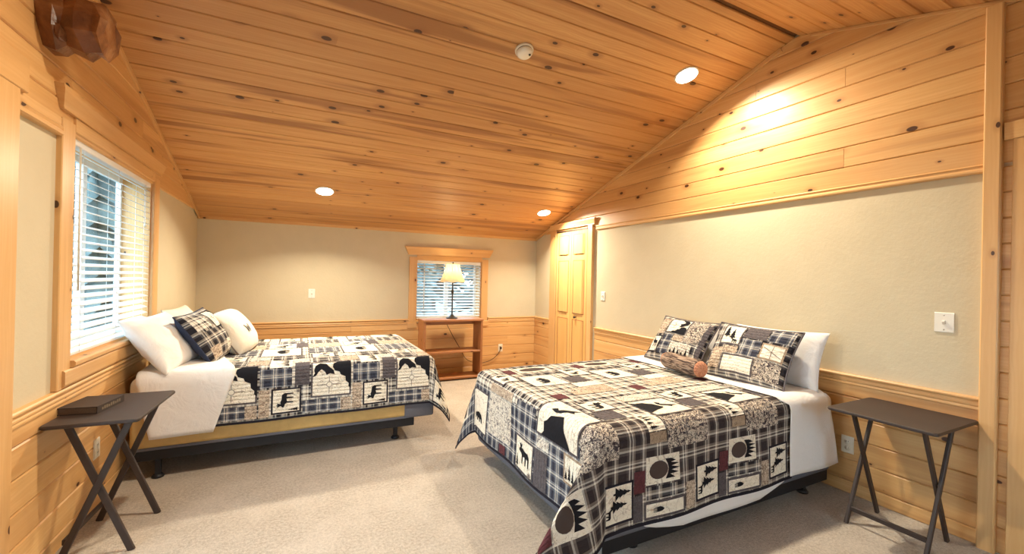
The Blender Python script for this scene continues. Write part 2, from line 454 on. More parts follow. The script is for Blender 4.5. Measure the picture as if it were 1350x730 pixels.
def wainscot(wall, axis, fixed, nrm, a, b, joints={}):
    for k in range(6):
        js = [a] + joints.get(k, []) + [b]
        for p, q in zip(js, js[1:]):
            if axis == 'y': extrude('plank', wall, (fixed, p, ROWS[k]), (0, 1, 0), (0, 0, 1), nrm, q - p - .001, plank_prof(ROWS[k + 1] - ROWS[k] - .0015, .014), 'pine_wall')
            else: extrude('plank', wall, (p, fixed, ROWS[k]), (1, 0, 0), (0, 0, 1), nrm, q - p - .001, plank_prof(ROWS[k + 1] - ROWS[k] - .0015, .014), 'pine_wall')
wainscot(wall_right, 'y', XR, (-1, 0, 0), .93, 4.37, {0: [2.2], 3: [3.4], 4: [1.9]})
wainscot(wall_right, 'y', XR, (-1, 0, 0), 5.465, YB)
wainscot(wall_left, 'y', XL, (1, 0, 0), 2.455, YB, {2: [3.9], 4: [3.3]})
wainscot(wall_back, 'x', YB, (0, -1, 0), XL + .014, XR - .014, {1: [1.0], 3: [2.9], 5: [.6]})
# board strip between the post and the next door on the right wall
z = 0
while z < 2.08:
    z1 = min(z + PW * .98, 2.098); extrude('plank', wall_right, (XR, .815, z), (0, 1, 0), (0, 0, 1), (-1, 0, 0), .05, plank_prof(z1 - z - .0015, .014), 'pine_wall'); z = z1

tn = [0]
def trim(label, *args, **kw):
    tn[0] += 1
    o = extrude('trim_%d' % tn[0], None, *args, **kw); return struct(o, label)
X_, Y_, Z_ = (1, 0, 0), (0, 1, 0), (0, 0, 1)
trim('beaded pine chair rail along the right wall', (XR, .93, .742), Y_, Z_, (-1, 0, 0), 4.37 - .93, rail_prof(), 'pine_trim')
trim('short chair rail between closet and corner', (XR, 5.465, .742), Y_, Z_, (-1, 0, 0), YB - 5.465 - .03, rail_prof(), 'pine_trim')
trim('beaded pine chair rail on the left wall', (XL, 2.455, .742), Y_, Z_, (1, 0, 0), YB - 2.455, rail_prof(), 'pine_trim')
trim('chair rail along the back wall left of window', (XL + .03, YB, .742), X_, Z_, (0, -1, 0), 1.36 - XL - .03, rail_prof(), 'pine_trim')
trim('chair rail along the back wall right of window', (2.56, YB, .742), X_, Z_, (0, -1, 0), XR - 2.56, rail_prof(), 'pine_trim')
up = [(0, 0), (.05, 0), (.05, .016), (.042, .024), (.034, .018), (.026, .018), (.018, .026), (.008, .026), (0, .018)]
trim('beaded trim under the gable boards on right wall', (XR, .93, 2.060), Y_, Z_, (-1, 0, 0), 4.37 - .93, up, 'pine_trim')
trim('beaded trim under the gable boards left of window', (XL, 2.455, 2.062), Y_, Z_, (1, 0, 0), 2.82 - 2.455, [(0, 0), (.088, 0), (.088, .02), (.05, .02), (.042, .028), (.03, .022), (.02, .03), (.006, .03), (0, .02)], 'pine_trim')
trim('crown strip where ceiling meets back wall', (XL, YB, 2.022), X_, Z_, (0, -1, 0), XR - XL, rect_prof(.04, .018), 'pine_trim')
dsl = V3((0, -1, SL)).normalized(); nsl = V3((0, -SL, -1)).normalized()
Lg = (YB - YR) * cs - .12
trim('sloping trim along the right gable under ceiling', V3((XR - .014, YB, ZE)), dsl, nsl, (-1, 0, 0), Lg, rect_prof(.035, .016), 'pine_trim')
trim('sloping trim along the left gable under ceiling', V3((XL + .014, YB, ZE)), dsl, nsl, (1, 0, 0), Lg, rect_prof(.035, .016), 'pine_trim')
trim('front sloping trim along the right gable', V3((XR - .014, YF, ZE)), V3((0, 1, SL)).normalized(), V3((0, SL, -1)).normalized(), (-1, 0, 0), Lg, rect_prof(.02, .012), 'pine_trim')
trim('upright pine post board near the right edge', (XR, .862, 0), Z_, Y_, (-1, 0, 0), zc(.9) - .03, rect_prof(.068, .048, .006), 'pine_trim')
# second door at the right edge of view
d2 = struct(boxes('door_2', [(XR - .022, XR + .0, -.10, .72, .01, 2.07)], 'pine_door'), 'pine door at the far right edge')
extrude('casing', d2, (XR, .72, 0), Z_, Y_, (-1, 0, 0), 2.215, rect_prof(.105, .03), 'pine_trim')
extrude('casing', d2, (XR, -.20, 0), Z_, Y_, (-1, 0, 0), 2.215, rect_prof(.10, .03), 'pine_trim')
extrude('casing', d2, (XR, -.24, 2.216), Y_, Z_, (-1, 0, 0), 1.095, rect_prof(.095, .034), 'pine_trim')
# casing of the glazed door left of the view
d3 = struct(boxes('door_3', [(XL - .12, XL - .06, PDY0, PDY1, 0, .09), (XL - .12, XL - .06, PDY0, PDY1, PDZ1 - .09, PDZ1), (XL - .12, XL - .06, PDY0, PDY0 + .09, 0, PDZ1), (XL - .12, XL - .06, PDY1 - .09, PDY1, 0, PDZ1), (XL - .12, XL - .06, 1.60, 1.68, 0, PDZ1)], 'vinyl'), 'glazed patio door beside the viewer')
boxes('pane', [(XL - .094, XL - .088, PDY0 + .09, 1.60, .09, PDZ1 - .09)], 'glass', d3)
boxes('pane', [(XL - .094, XL - .088, 1.68, PDY1 - .09, .09, PDZ1 - .09)], 'glass', d3)
extrude('casing', d3, (XL, 2.30, 0), Z_, Y_, (1, 0, 0), 2.148, rect_prof(.155, .034, .006), 'pine_trim')
extrude('casing', d3, (XL, .86, 0), Z_, Y_, (1, 0, 0), 2.148, rect_prof(.12, .034), 'pine_trim')
extrude('casing', d3, (XL, .82, 2.149), Y_, Z_, (1, 0, 0), 1.68, rect_prof(.14, .038), 'pine_trim')

# ---- windows
def window(name, O, U, N, Wd, z0, z1, label, crown_lo, crown_hi, cas, apron):
    """O = inner wall plane point at the left end of the opening (z=0); U along the wall, N into the room."""
    O, U, N = V3(O), V3(U), V3(N); Z = V3((0, 0, 1)); H = z1 - z0; out = -N
    def P(u, n, z): return O + U * u + N * n + Z * z
    # vinyl frame, at the outer end of the jamb
    root = None
    def fr(nm, u0, u1, za, zb, n0, n1, mat, par):
        a, b = P(u0, n0, za), P(u1, n1, zb)
        return boxes(nm, [(min(a.x, b.x), max(a.x, b.x), min(a.y, b.y), max(a.y, b.y), za, zb)], mat, par)
    jd = .17
    ft = .045
    a = []
    for (u0, u1, za, zb) in ((0, ft, z0, z1), (Wd - ft, Wd, z0, z1), (ft, Wd - ft, z0, z0 + ft), (ft, Wd - ft, z1 - ft, z1)):
        p, q = P(u0, -jd, za), P(u1, -jd - .03, zb); a.append((min(p.x, q.x), max(p.x, q.x), min(p.y, q.y), max(p.y, q.y), za, zb))
    root = struct(boxes(name, a, 'vinyl'), label)
    fr('mullion', Wd / 2 - .03, Wd / 2 + .03, z0 + ft, z1 - ft, -jd + .006, -jd - .028, 'vinyl', root)
    fr('pane', ft, Wd / 2 - .03, z0 + ft, z1 - ft, -jd - .012, -jd - .018, 'glass', root)
    fr('pane', Wd / 2 + .03, Wd - ft, z0 + ft, z1 - ft, -jd - .012, -jd - .018, 'glass', root)
    t = .012
    fr('jamb', -.001, t, z0, z1, 0, -jd, 'pine_trim', root); fr('jamb', Wd - t, Wd + .001, z0, z1, 0, -jd, 'pine_trim', root)
    fr('jamb', t, Wd - t, z1 - t, z1, 0, -jd, 'pine_trim', root); fr('sill', t, Wd - t, z0, z0 + t, 0.0, -jd, 'pine_trim', root)
    cw = cas; bot = apron
    extrude('casing', root, P(-cw, 0, bot), Z, U, N, z1 + .03 - bot, rect_prof(cw, .024, .004), 'pine_trim')
    extrude('casing', root, P(Wd, 0, bot), Z, U, N, z1 + .03 - bot, rect_prof(cw, .024, .004), 'pine_trim')
    extrude('casing', root, P(0.0, 0, z1 - .004), U, Z, N, Wd, rect_prof(crown_lo - z1 + .003, .024, .004), 'pine_trim')
    # flared crown board
    ex = cw + .015; fl = .055
    extrude('crown', root, P(-ex, 0, crown_lo), U, Z, N, Wd + 2 * ex, [(0, 0), (crown_hi - crown_lo, 0), (crown_hi - crown_lo, .05), (crown_hi - crown_lo - .02, .05), (.01, .032), (0, .032)], 'pine_trim', (0, -fl, 0, fl))
    return root, P
win1, P1 = window('window_1', (XL, LWY0, 0), (0, 1, 0), (1, 0, 0), LWY1 - LWY0, LWZ0, LWZ1, 'tall pine cased window on the left wall', 2.195, 2.30, .13, .818)
extrude('stool', win1, P1(-.0, 0, LWZ0 - .035), Y_, Z_, (1, 0, 0), LWY1 - LWY0, rect_prof(.034, .045, .008), 'pine_trim')
extrude('apron', win1, P1(-.085, .0, .822), Y_, Z_, (1, 0, 0), LWY1 - LWY0 + .17, [(0, 0), (.085, 0), (.085, .03), (.078, .036), (.012, .036), (0, .03)], 'pine_trim')
win2, P2 = window('window_2', (BWX0, YB, 0), (1, 0, 0), (0, -1, 0), BWX1 - BWX0, BWZ0, BWZ1, 'small pine cased window on the back wall', 1.715, 1.83, .105, .72)
extrude('stool', win2, P2(-.0, 0, BWZ0 - .035), X_, Z_, (0, -1, 0), BWX1 - BWX0, rect_prof(.034, .035, .008), 'pine_trim')
for s_ in (-1, 1):
    u = -.118 if s_ < 0 else BWX1 - BWX0 - .012
    extrude('plinth_block', win2, P2(u, 0, .685), X_, Z_, (0, -1, 0), .13, rect_prof(.08, .034, .006), 'pine_trim')

win3, P3 = window('fill_window_3', (2.9, YF, 0), (-1, 0, 0), (0, 1, 0), 2.0, .75, 1.95, 'unseen wide pine cased window added behind the viewer for daylight', 1.965, 2.03, .10, .70)  # unseen window, added to let in cool fill daylight from behind the camera

# ---- closet door (bifold)
DY0, DY1, DZ = 4.535, 5.275, 2.085
door = struct(boxes('door_1', [(XR - .010, XR, DY0 - .01, DY1 + .01, 0, DZ + .025)], 'board_gap'), 'pine bifold closet door with raised panels')
lw = (DY1 - DY0) / 2
for k in range(2):
    a = DY0 + k * lw + .003; b = a + lw - .006
    lf = boxes('door_leaf', [(XR - .030, XR - .010, a, b, .012, DZ)], 'pine_door', door)
    for (z0, z1) in ((.10, .86), (.96, 1.67), (1.77, 2.03)):
        # dark strips on the flat leaf paint a groove's shade around the raised field
        m = .062
        boxes('groove_shade', [(XR - .0312, XR - .030, a + m - .012, a + m, z0 - .012, z1 + .012), (XR - .0312, XR - .030, b - m, b - m + .012, z0 - .012, z1 + .012), (XR - .0312, XR - .030, a + m, b - m, z0 - .012, z0), (XR - .0312, XR - .030, a + m, b - m, z1, z1 + .012)], 'pine_shelf', lf)
        extrude('raised_panel', lf, (XR - .030, a + m, z0), (0, 0, 1), (0, 1, 0), (-1, 0, 0), z1 - z0, [(0, 0), (b - a - 2 * m, 0), (b - a - 2 * m - .03, .012), (.03, .012)], 'pine_door')
    if k == 0:
        lathe('knob', [(.0, .0), (.008, .0), (.007, .016), (.017, .022), (.019, .030), (.014, .038), (0, .040)], 'bronze', lf, 16, (XR - .030, b - .03 - .11, .905), (-1, 0, 0))
boxes('track', [(XR - .034, XR - .010, DY0, DY1, DZ + .004, DZ + .026)], 'cord', door)
extrude('casing', door, (XR, 4.425, 0), Z_, Y_, (-1, 0, 0), 2.135, rect_prof(.10, .038, .005), 'pine_trim')
extrude('casing', door, (XR, 5.285, 0), Z_, Y_, (-1, 0, 0), 2.135, rect_prof(.17, .038, .005), 'pine_trim')
extrude('crown', door, (XR, 4.385, 2.136), Y_, Z_, (-1, 0, 0), 1.09, [(0, 0), (.085, 0), (.085, .055), (.07, .055), (.01, .044), (0, .044)], 'pine_trim', (0, -.02, 0, -.04))

# ---- outside: ground and conifers
struct(boxes('ground', [(-45, XL - WT - .02, -30, 50, -.7, -.6), (XL - WT - .02, 40, YB + WT + .02, 50, -.7, -.6), (XL - WT - .02, 40, -30, YF - WT - .02, -.7, -.6)], 'ground'), 'pale open ground outside the windows')
def conifer(loc, hgt, label, seed):
    rnd = random.Random(seed); root = empty('conifer', loc)
    tag(root, label, 'tree', 'conifers outside the windows')
    lathe('trunk', [(.16, 0), (.12, hgt * .5), (.03, hgt * .97)], 'trunk', root, 10)
    verts, faces = [], []
    nt = 11; R0 = hgt * .23
    for k in range(nt):
        z0 = hgt * (.10 + .80 * k / nt); R = R0 * (1 - k / nt) ** .85 + .12; top = z0 + hgt * .17; m = 22; b = len(verts)
        verts.append((0, 0, top))
        for i in range(m):
            a = 2 * math.pi * (i + rnd.random() * .5) / m; rr = R * (rnd.uniform(.8, 1.1) if i % 2 else rnd.uniform(.35, .6))
            verts.append((rr * math.cos(a), rr * math.sin(a), z0 + (-.10 if i % 2 else .18) * R + rnd.uniform(-.05, .05)))
        verts.append((0, 0, z0 + .25 * R))
        for i in range(m):
            j = (i + 1) % m; faces.append((b, b + 1 + i, b + 1 + j)); faces.append((b + m + 1, b + 1 + j, b + 1 + i))
    obj('foliage', verts, faces, 'foliage', root)
conifer((-2.9, 8.7, -.6), 5.6, 'nearest grey green conifer outside the left window', 1)
conifer((-4.75, 12.6, -.6), 8.2, 'tall conifer outside the left edge of the left window', 2)
conifer((-3.0, 15.4, -.6), 3.6, 'short conifer between the taller ones outside the left window', 3)
conifer((-6.4, 19.0, -.6), 10.0, 'distant tall conifer high in the left window view', 7)
conifer((2.55, 11.6, -.6), 5.5, 'conifer outside the left half of the back window', 4)
conifer((5.3, 11.9, -.6), 6.0, 'nearest conifer outside the right half of the back window', 5)
conifer((4.6, 16.2, -.6), 9.0, 'tall conifer seen behind the table lamp through the back window', 6)

# ================================================================== FIXTURES
def downlight(x, y, label):
    s = 1 if y >= YR else -1
    n = V3((0, -s * SL, -1)).normalized(); p = V3((x, y, zc(y)))
    root = empty('recessed_downlight', p); tag(root, label, 'downlight', 'recessed ceiling downlights')
    lathe('trim_ring', [(.098, 0), (.098, .004), (.092, .009), (.074, .007), (.070, .001)], 'white_plastic', root, 32, axis=n)
    lathe('lens', [(.088, .0082), (.070, .0095), (.035, .0105), (0, .011)], 'lens', root, 32, axis=n)
    ld = bpy.data.lights.new('downlight_lamp', 'AREA'); ld.shape = 'DISK'; ld.size = .13; ld.energy = LAMP_W; ld.color = LAMP_C; ld.spread = math.radians(145)
    lo = bpy.data.objects.new('downlight_lamp', ld); COL.objects.link(lo); lo.parent = root
    lo.location = n * .014; lo.rotation_euler = V3((0, 0, -1)).rotation_difference(n).to_euler()
downlight(.212, 5.076, 'glowing recessed downlight above the bed against the left wall')
downlight(2.994, 5.054, 'glowing recessed downlight over the closet door corner')
downlight(2.847, 2.523, 'large glowing recessed downlight beside the right gable boards')
downlight(.30, 2.47, 'recessed downlight just above the top of the view')

def smoke():
    y = 2.726; n = V3((0, -SL, -1)).normalized(); root = empty('smoke_detector', (1.418, y, zc(y)))
    tag(root, 'round white smoke detector on the pine ceiling', 'smoke detector')
    lathe('base', [(.068, 0), (.068, .012), (.062, .018)], 'white_plastic', root, 36, axis=n)
    lathe('vent_ring', [(.058, .018), (.054, .019), (.054, .026)], 'dark_slot', root, 36, axis=n)
    lathe('cap', [(.060, .024), (.060, .030), (.050, .044), (.030, .050), (0, .052)], 'white_plastic', root, 36, axis=n)
    lathe('test_button', [(.008, .046), (.008, .052), (0, .053)], 'dark_slot', root, 12, loc=(.028, -.02, 0), axis=n)
smoke()

def wall_plate(name, P, U, N, w, hh, label, cat, kind):
    """Plate on a wall: P centre on the wall surface, U horizontal, N out of the wall."""
    P, U, N = V3(P), V3(U), V3(N); root = empty(name, P); tag(root, label, cat)
    Z = V3((0, 0, 1)); e = .004
    extrude('plate', root, U * (-w / 2) - Z * hh / 2, U, Z, N, w, [(0, 0), (hh, 0), (hh, .003), (hh - e, .006), (e, .006), (0, .003)], 'white_plastic' if kind == 'switch' else 'ivory_plastic')
    if kind == 'switch':
        extrude('toggle', root, U * -.006 - Z * .012 + N * .006, U, Z, N, .012, [(0, 0), (.024, 0), (.024, .012), (.016, .014), (0, .004)], 'white_plastic')
        for s in (-1, 1): lathe('screw', [(.004, 0), (.004, .001), (0, .0016)], 'steel', root, 10, N * .006 + Z * s * .042, N)
    elif kind == 'outlet':
        for s in (-1, 1):
            rc = lathe('receptacle', [(.017, 0), (.017, .002), (.0, .0022)], 'ivory_plastic', root, 20, N * .006 + Z * s * .022, N)
            for q in (-1, 1): extrude('slot', rc, N * .0082 + Z * (s * .022 - .005) + U * (q * .006 - .001), U, Z, N, .002, [(0, 0), (.01, 0), (.01, .0006), (0, .0006)], 'dark_slot')
    return root
wall_plate('light_switch', (XR, 1.087, 1.215), (0, 1, 0), (-1, 0, 0), .085, .116, 'large white switch plate on beige wall above the right tray table', 'light switch', 'switch')
wall_plate('light_switch', (XR, 4.229, 1.219), (0, 1, 0), (-1, 0, 0), .075, .116, 'white switch plate beside the closet door', 'light switch', 'switch')
wall_plate('light_switch', (.125, YB, 1.165), (1, 0, 0), (0, -1, 0), .075, .116, 'small white wall plate on the back wall above the bed', 'light switch', 'switch')
wall_plate('wall_outlet', (2.78, YB - .014, .337), (1, 0, 0), (0, -1, 0), .072, .116, 'ivory outlet with lamp cord plugged in on the back wainscot', 'outlet', 'outlet')
wall_plate('wall_outlet', (XR - .014, 1.556, .331), (0, 1, 0), (-1, 0, 0), .072, .116, 'ivory outlet behind the right tray table', 'outlet', 'outlet')
wall_plate('wall_outlet', (XL + .014, 3.32, .36), (0, 1, 0), (1, 0, 0), .072, .116, 'ivory outlet on the wainscot behind the left tray table', 'outlet', 'outlet')

def log_end():
    root = empty('log_end', (XL + .014, 2.70, 2.565)); tag(root, 'dark hewn log end jutting from the left gable wall', 'log')
    rnd = random.Random(4); n = 9; rings = [(0, .142), (.045, .150), (.075, .132), (.13, .140), (.18, .122), (.205, .128), (.222, .085)]
    prof = [rnd.uniform(.86, 1.08) for _ in range(n)]
    verts, faces = [], []
    for (x, r) in rings:
        for i in range(n):
            a = 2 * math.pi * i / n + .2; rr = r * prof[i] * rnd.uniform(.88, 1.08)
            verts.append((x + rnd.uniform(-.012, .012) * (x > .02), rr * math.cos(a), rr * math.sin(a)))
    for k in range(len(rings) - 1):
        for i in range(n):
            j = (i + 1) % n; faces.append((k * n + i, k * n + j, (k + 1) * n + j, (k + 1) * n + i))
    k = len(rings) - 1; faces.append(tuple(range(k * n, k * n + n))); faces.append(tuple(range(n))[::-1])
    obj('log', verts, faces, 'hewn', root)
    # split knots and chips on the hewn face
    for (x, a, s) in ((.13, -1.75, .05), (.06, -2.3, .05)):
        v, f = [], []
        for i in range(7):
            b = 2 * math.pi * i / 7; v.append((x + s * .6 * math.cos(b), .118 * math.cos(a) + s * math.sin(b) * -math.sin(a), .118 * math.sin(a) + s * math.sin(b) * math.cos(a)))
        v.append((x + .01, .150 * math.cos(a), .150 * math.sin(a)))
        for i in range(7): f.append((i, (i + 1) % 7, 7))
        obj('chipped_knot', v, f, 'hewn', root)
log_end()

# ---- blinds
def blind(O, U, N, Wd, z0, z1, label, wand_u, tilt):
    O, U, N = V3(O), V3(U), V3(N); Z = V3((0, 0, 1))
    root = empty('window_blind', O + U * Wd / 2 + Z * z0); tag(root, label, 'window blind', 'white slatted window blinds')
    b = O - root.location
    g = .014; u0, L = g, Wd - 2 * g
    extrude('headrail', root, b + U * u0 + Z * (z1 - .058) + N * -.045, U, Z, N, L, rect_prof(.045, .045, .004), 'vinyl')
    n = int((z1 - z0 - .085) / .043); first = None
    for i in range(n):
        z = z1 - .085 - i * .043; c = b + U * u0 + Z * z + N * -.024
        if first is None:
            d = (N * math.cos(tilt) - Z * math.sin(tilt)); up_ = (Z * math.cos(tilt) + N * math.sin(tilt))
            first = extrude('slat', root, c - d * .024, U, d, up_, L, [(0, 0), (.048, 0), (.048, .002), (.036, .0042), (.024, .005), (.012, .0042), (0, .002)], 'slat'); base = first.location.copy(); zf = z
        else:
            o = first.copy(); COL.objects.link(o); o.parent = root; o.location = base + Z * (z - zf)
    zb = z1 - .085 - n * .043
    extrude('bottom_rail', root, b + U * u0 + Z * (zb - .008) + N * -.048, U, Z, N, L, rect_prof(.018, .046, .003), 'vinyl')
    for k in (.12, .5, .88):
        for nn in (-.0495, .0015):
            tube('ladder_cord', [b + U * (Wd * k) + N * nn + Z * (z1 - .06), b + U * (Wd * k) + N * nn + Z * zb], .0013, 'vinyl', root, 5)
    tube('tilt_wand', [b + U * wand_u[0] + N * .008 + Z * (z1 - .06), b + U * wand_u[0] + N * .010 + Z * wand_u[1]], .005, 'ivory_plastic', root, 8)
    tube('pull_cord', [b + U * wand_u[2] + N * .008 + Z * (z1 - .06), b + U * wand_u[2] + N * .009 + Z * wand_u[3]], .0016, 'vinyl', root, 6)
    lathe('cord_tassel', [(.003, 0), (.008, -.02), (.009, -.035), (0, -.036)], 'ivory_plastic', root, 10, b + U * wand_u[2] + N * .009 + Z * wand_u[3])
blind((XL, LWY0, 0), (0, 1, 0), (1, 0, 0), LWY1 - LWY0, LWZ0 + .012, LWZ1, 'white slatted blind in the tall left window', (.10, 1.30, 1.16, 1.78), math.radians(22))
blind((BWX0, YB, 0), (1, 0, 0), (0, -1, 0), BWX1 - BWX0, BWZ0 + .012, BWZ1, 'white slatted blind in the back window behind the lamp', (.11, .95, .86, 1.35), math.radians(22))

# ================================================================== SOFT GOODS
class Drape:
    """Cloth laid over a mattress box; s along the bed (x), t across it (y)."""
    def __init__(s, x0, x1, y0, y1, zt, r=.07, flare=.06, cf=.35, wave=.012, ph=0.0, near=None):
        s.near = near or (cf, cf); s.far = (cf, cf); s.a = (x0, x1, y0, y1, zt, r, flare, cf, wave, ph)
    def f(self, S, T):
        x0, x1, y0, y1, zt, r, flare, cf, wave, ph = self.a
        bx = min(max(S, x0 + r), x1 - r); by = min(max(T, y0 + r), y1 - r)
        dx, dy = S - bx, T - by; rho = math.hypot(dx, dy)
        nz = .0035 * noise.noise(V3((S * 5, T * 5, ph)))
        if rho < 1e-9: return V3((bx, by, zt + nz))
        ux, uy = dx / rho, dy / rho; c = 2 * abs(ux * uy); L = r * math.pi / 2
        if rho < L: o = r * math.sin(rho / r); d = r * (1 - math.cos(rho / r))
        else:
            e = rho - L; k = self.near if uy < 0 else self.far; c2 = c * c
            fx, fy = flare + k[0] * c2, flare + k[1] * c2
            h2 = (ux * fx) ** 2 + (uy * fy) ** 2; d = r + e * math.sqrt(max(.1, 1 - h2)); o = r
            bx += ux * e * fx; by += uy * e * fy
            o += wave * min(1, e / .25) * math.sin((min(max(S, x0 + r), x1 - r) + min(max(T, y0 + r), y1 - r)) * 9.5 + ph) * (1 - c) + .03 * e * math.sin(math.atan2(uy, ux) * 9) * c
        return V3((bx + ux * o, by + uy * o, max(.012, zt - d) + nz * max(0, 1 - rho / L)))
    def p(self, S, T, off=0.0):
        P = self.f(S, T)
        if off:
            h = .004; n = (self.f(S + h, T) - self.f(S - h, T)).cross(self.f(S, T + h) - self.f(S, T - h))
            P = P + n.normalized() * off
        return P
def ticks(a, b, step, bw=0.0):
    if bw and b - a > 2.4 * bw:
        k = max(1, int(math.ceil((b - a - 2 * bw) / step)))
        return [a] + [a + bw + (b - a - 2 * bw) * i / k for i in range(k + 1)] + [b]
    k = max(1, int(math.ceil((b - a) / step))); return [a + (b - a) * i / k for i in range(k + 1)]
def surf_grid(name, surf, ss, ts, off, mat, parent, border=None, ctr=V3()):
    verts, faces, uv, fm = [], [], [], []
    nt = len(ts)
    for S in ss:
        for T in ts: verts.append(surf.p(S, T, off) - ctr)
    for i in range(len(ss) - 1):
        for j in range(nt - 1):
            faces.append((i * nt + j, (i + 1) * nt + j, (i + 1) * nt + j + 1, i * nt + j + 1))
            uv.append([(ss[i], ts[j]), (ss[i + 1], ts[j]), (ss[i + 1], ts[j + 1]), (ss[i], ts[j + 1])])
            fm.append(1 if border and (i in (0, len(ss) - 2) or j in (0, nt - 2)) else 0)
    return obj(name, verts, faces, mat, parent, uv, True, [mat] + ([border] if border else []), fm)
def patch(surf, parent, rect, mat, off=.002, border=None, bw=.012, name='patch', ctr=V3()):
    return surf_grid(name, surf, ticks(rect[0], rect[1], .022, bw if border else 0), ticks(rect[2], rect[3], .022, bw if border else 0), off, mat, parent, border, ctr)
def applique(surf, parent, poly, fn, mat, off=.0042, name='applique', ctr=V3(), maxe=.024):
    """Flat outline in patch coordinates laid on the cloth."""
    bm = bmesh.new(); pts = [fn(a, b) for a, b in poly]
    f = bm.faces.new([bm.verts.new((p[0], p[1], 0)) for p in pts]); f.normal_update()
    if f.normal.z < 0: f.normal_flip()
    bmesh.ops.triangulate(bm, faces=bm.faces[:])
    for _ in range(5):
        le = [e for e in bm.edges if e.calc_length() > maxe]
        if not le: break
        bmesh.ops.subdivide_edges(bm, edges=le, cuts=1); bmesh.ops.triangulate(bm, faces=[f for f in bm.faces if len(f.verts) > 3])
    verts = [surf.p(v.co.x, v.co.y, off) - ctr for v in bm.verts]; bm.verts.index_update()
    faces = [tuple(v.index for v in f.verts) for f in bm.faces]; bm.free()
    return obj(name, verts, faces, mat, parent, None, True)
BEAR = [(.05, .25), (.08, .45), (.02, .52), (.06, .62), (.16, .66), (.2, .74), (.26, .70), (.4, .78), (.55, .80), (.7, .76), (.85, .70), (.95, .55), (.97, .2), (.83, .2), (.82, .38), (.72, .42), (.70, .2), (.58, .2), (.57, .40), (.42, .40), (.40, .2), (.27, .2), (.27, .38), (.18, .42), (.12, .30)]
MOOSE = [(.15, .55), (.05, .58), (.04, .66), (.14, .72), (.12, .82), (.02, .93), (.14, .89), (.2, .98), (.24, .88), (.34, .95), (.31, .84), (.26, .74), (.4, .76), (.55, .70), (.85, .68), (.95, .55), (.94, .1), (.87, .1), (.85, .42), (.72, .44), (.68, .1), (.61, .1), (.60, .45), (.42, .42), (.38, .1), (.31, .1), (.32, .45), (.25, .52)]
DEER = [(.12, .70), (.02, .74), (.10, .84), (.06, .98), (.18, .86), (.26, .98), (.24, .82), (.34, .62), (.8, .62), (.92, .52), (.9, .05), (.82, .05), (.8, .36), (.70, .40), (.66, .05), (.58, .05), (.58, .40), (.42, .38), (.40, .05), (.32, .05), (.30, .42), (.2, .60)]
TREE = [(.5, 1), (.6, .8), (.55, .8), (.72, .58), (.62, .58), (.82, .34), (.68, .34), (.94, .12), (.56, .12), (.56, 0), (.44, 0), (.44, .12), (.06, .12), (.32, .34), (.18, .34), (.38, .58), (.28, .58), (.45, .8), (.4, .8)]
HILL = [(.18, 0), (.24, .07), (.32, .06), (.40, .14), (.52, .15), (.58, .27), (.66, .30), (.70, .42), (.80, .47), (.90, .45), (.96, .34), (.965, 0)]
EAGLE = [(.55, .97), (.66, .91), (.73, .93), (.84, .90), (.93, .79), (.90, .63), (.81, .56), (.71, .45), (.60, .42), (.63, .54), (.59, .62), (.69, .67), (.75, .75), (.68, .83), (.59, .88)]
PAD = [(.5 + .33 * math.cos(i * .3927), .36 + .27 * math.sin(i * .3927)) for i in range(16)]
CLAW = [(.14, .55), (.16, .74), (.26, .88), (.30, .72), (.38, .98), (.44, .74), (.54, 1.0), (.58, .74), (.70, .96), (.72, .70), (.86, .84), (.86, .55), (.68, .62), (.5, .65), (.32, .62)]
FERN = [(.1, 0), (.2, .35), (.05, .45), (.25, .5), (.2, .8), (.38, .55), (.5, .95), (.56, .55), (.8, .85), (.7, .48), (.95, .4), (.72, .3), (.85, 0)]
def sub(poly, a0, a1, b0, b1): return [(a0 + (a1 - a0) * a, b0 + (b1 - b0) * b) for a, b in poly]
def arc_ring(ca, cb, r, w, n=14): 
    o = [(ca + r * math.cos(2 * math.pi * i / n), cb + r * math.sin(2 * math.pi * i / n)) for i in range(n)]
    return o
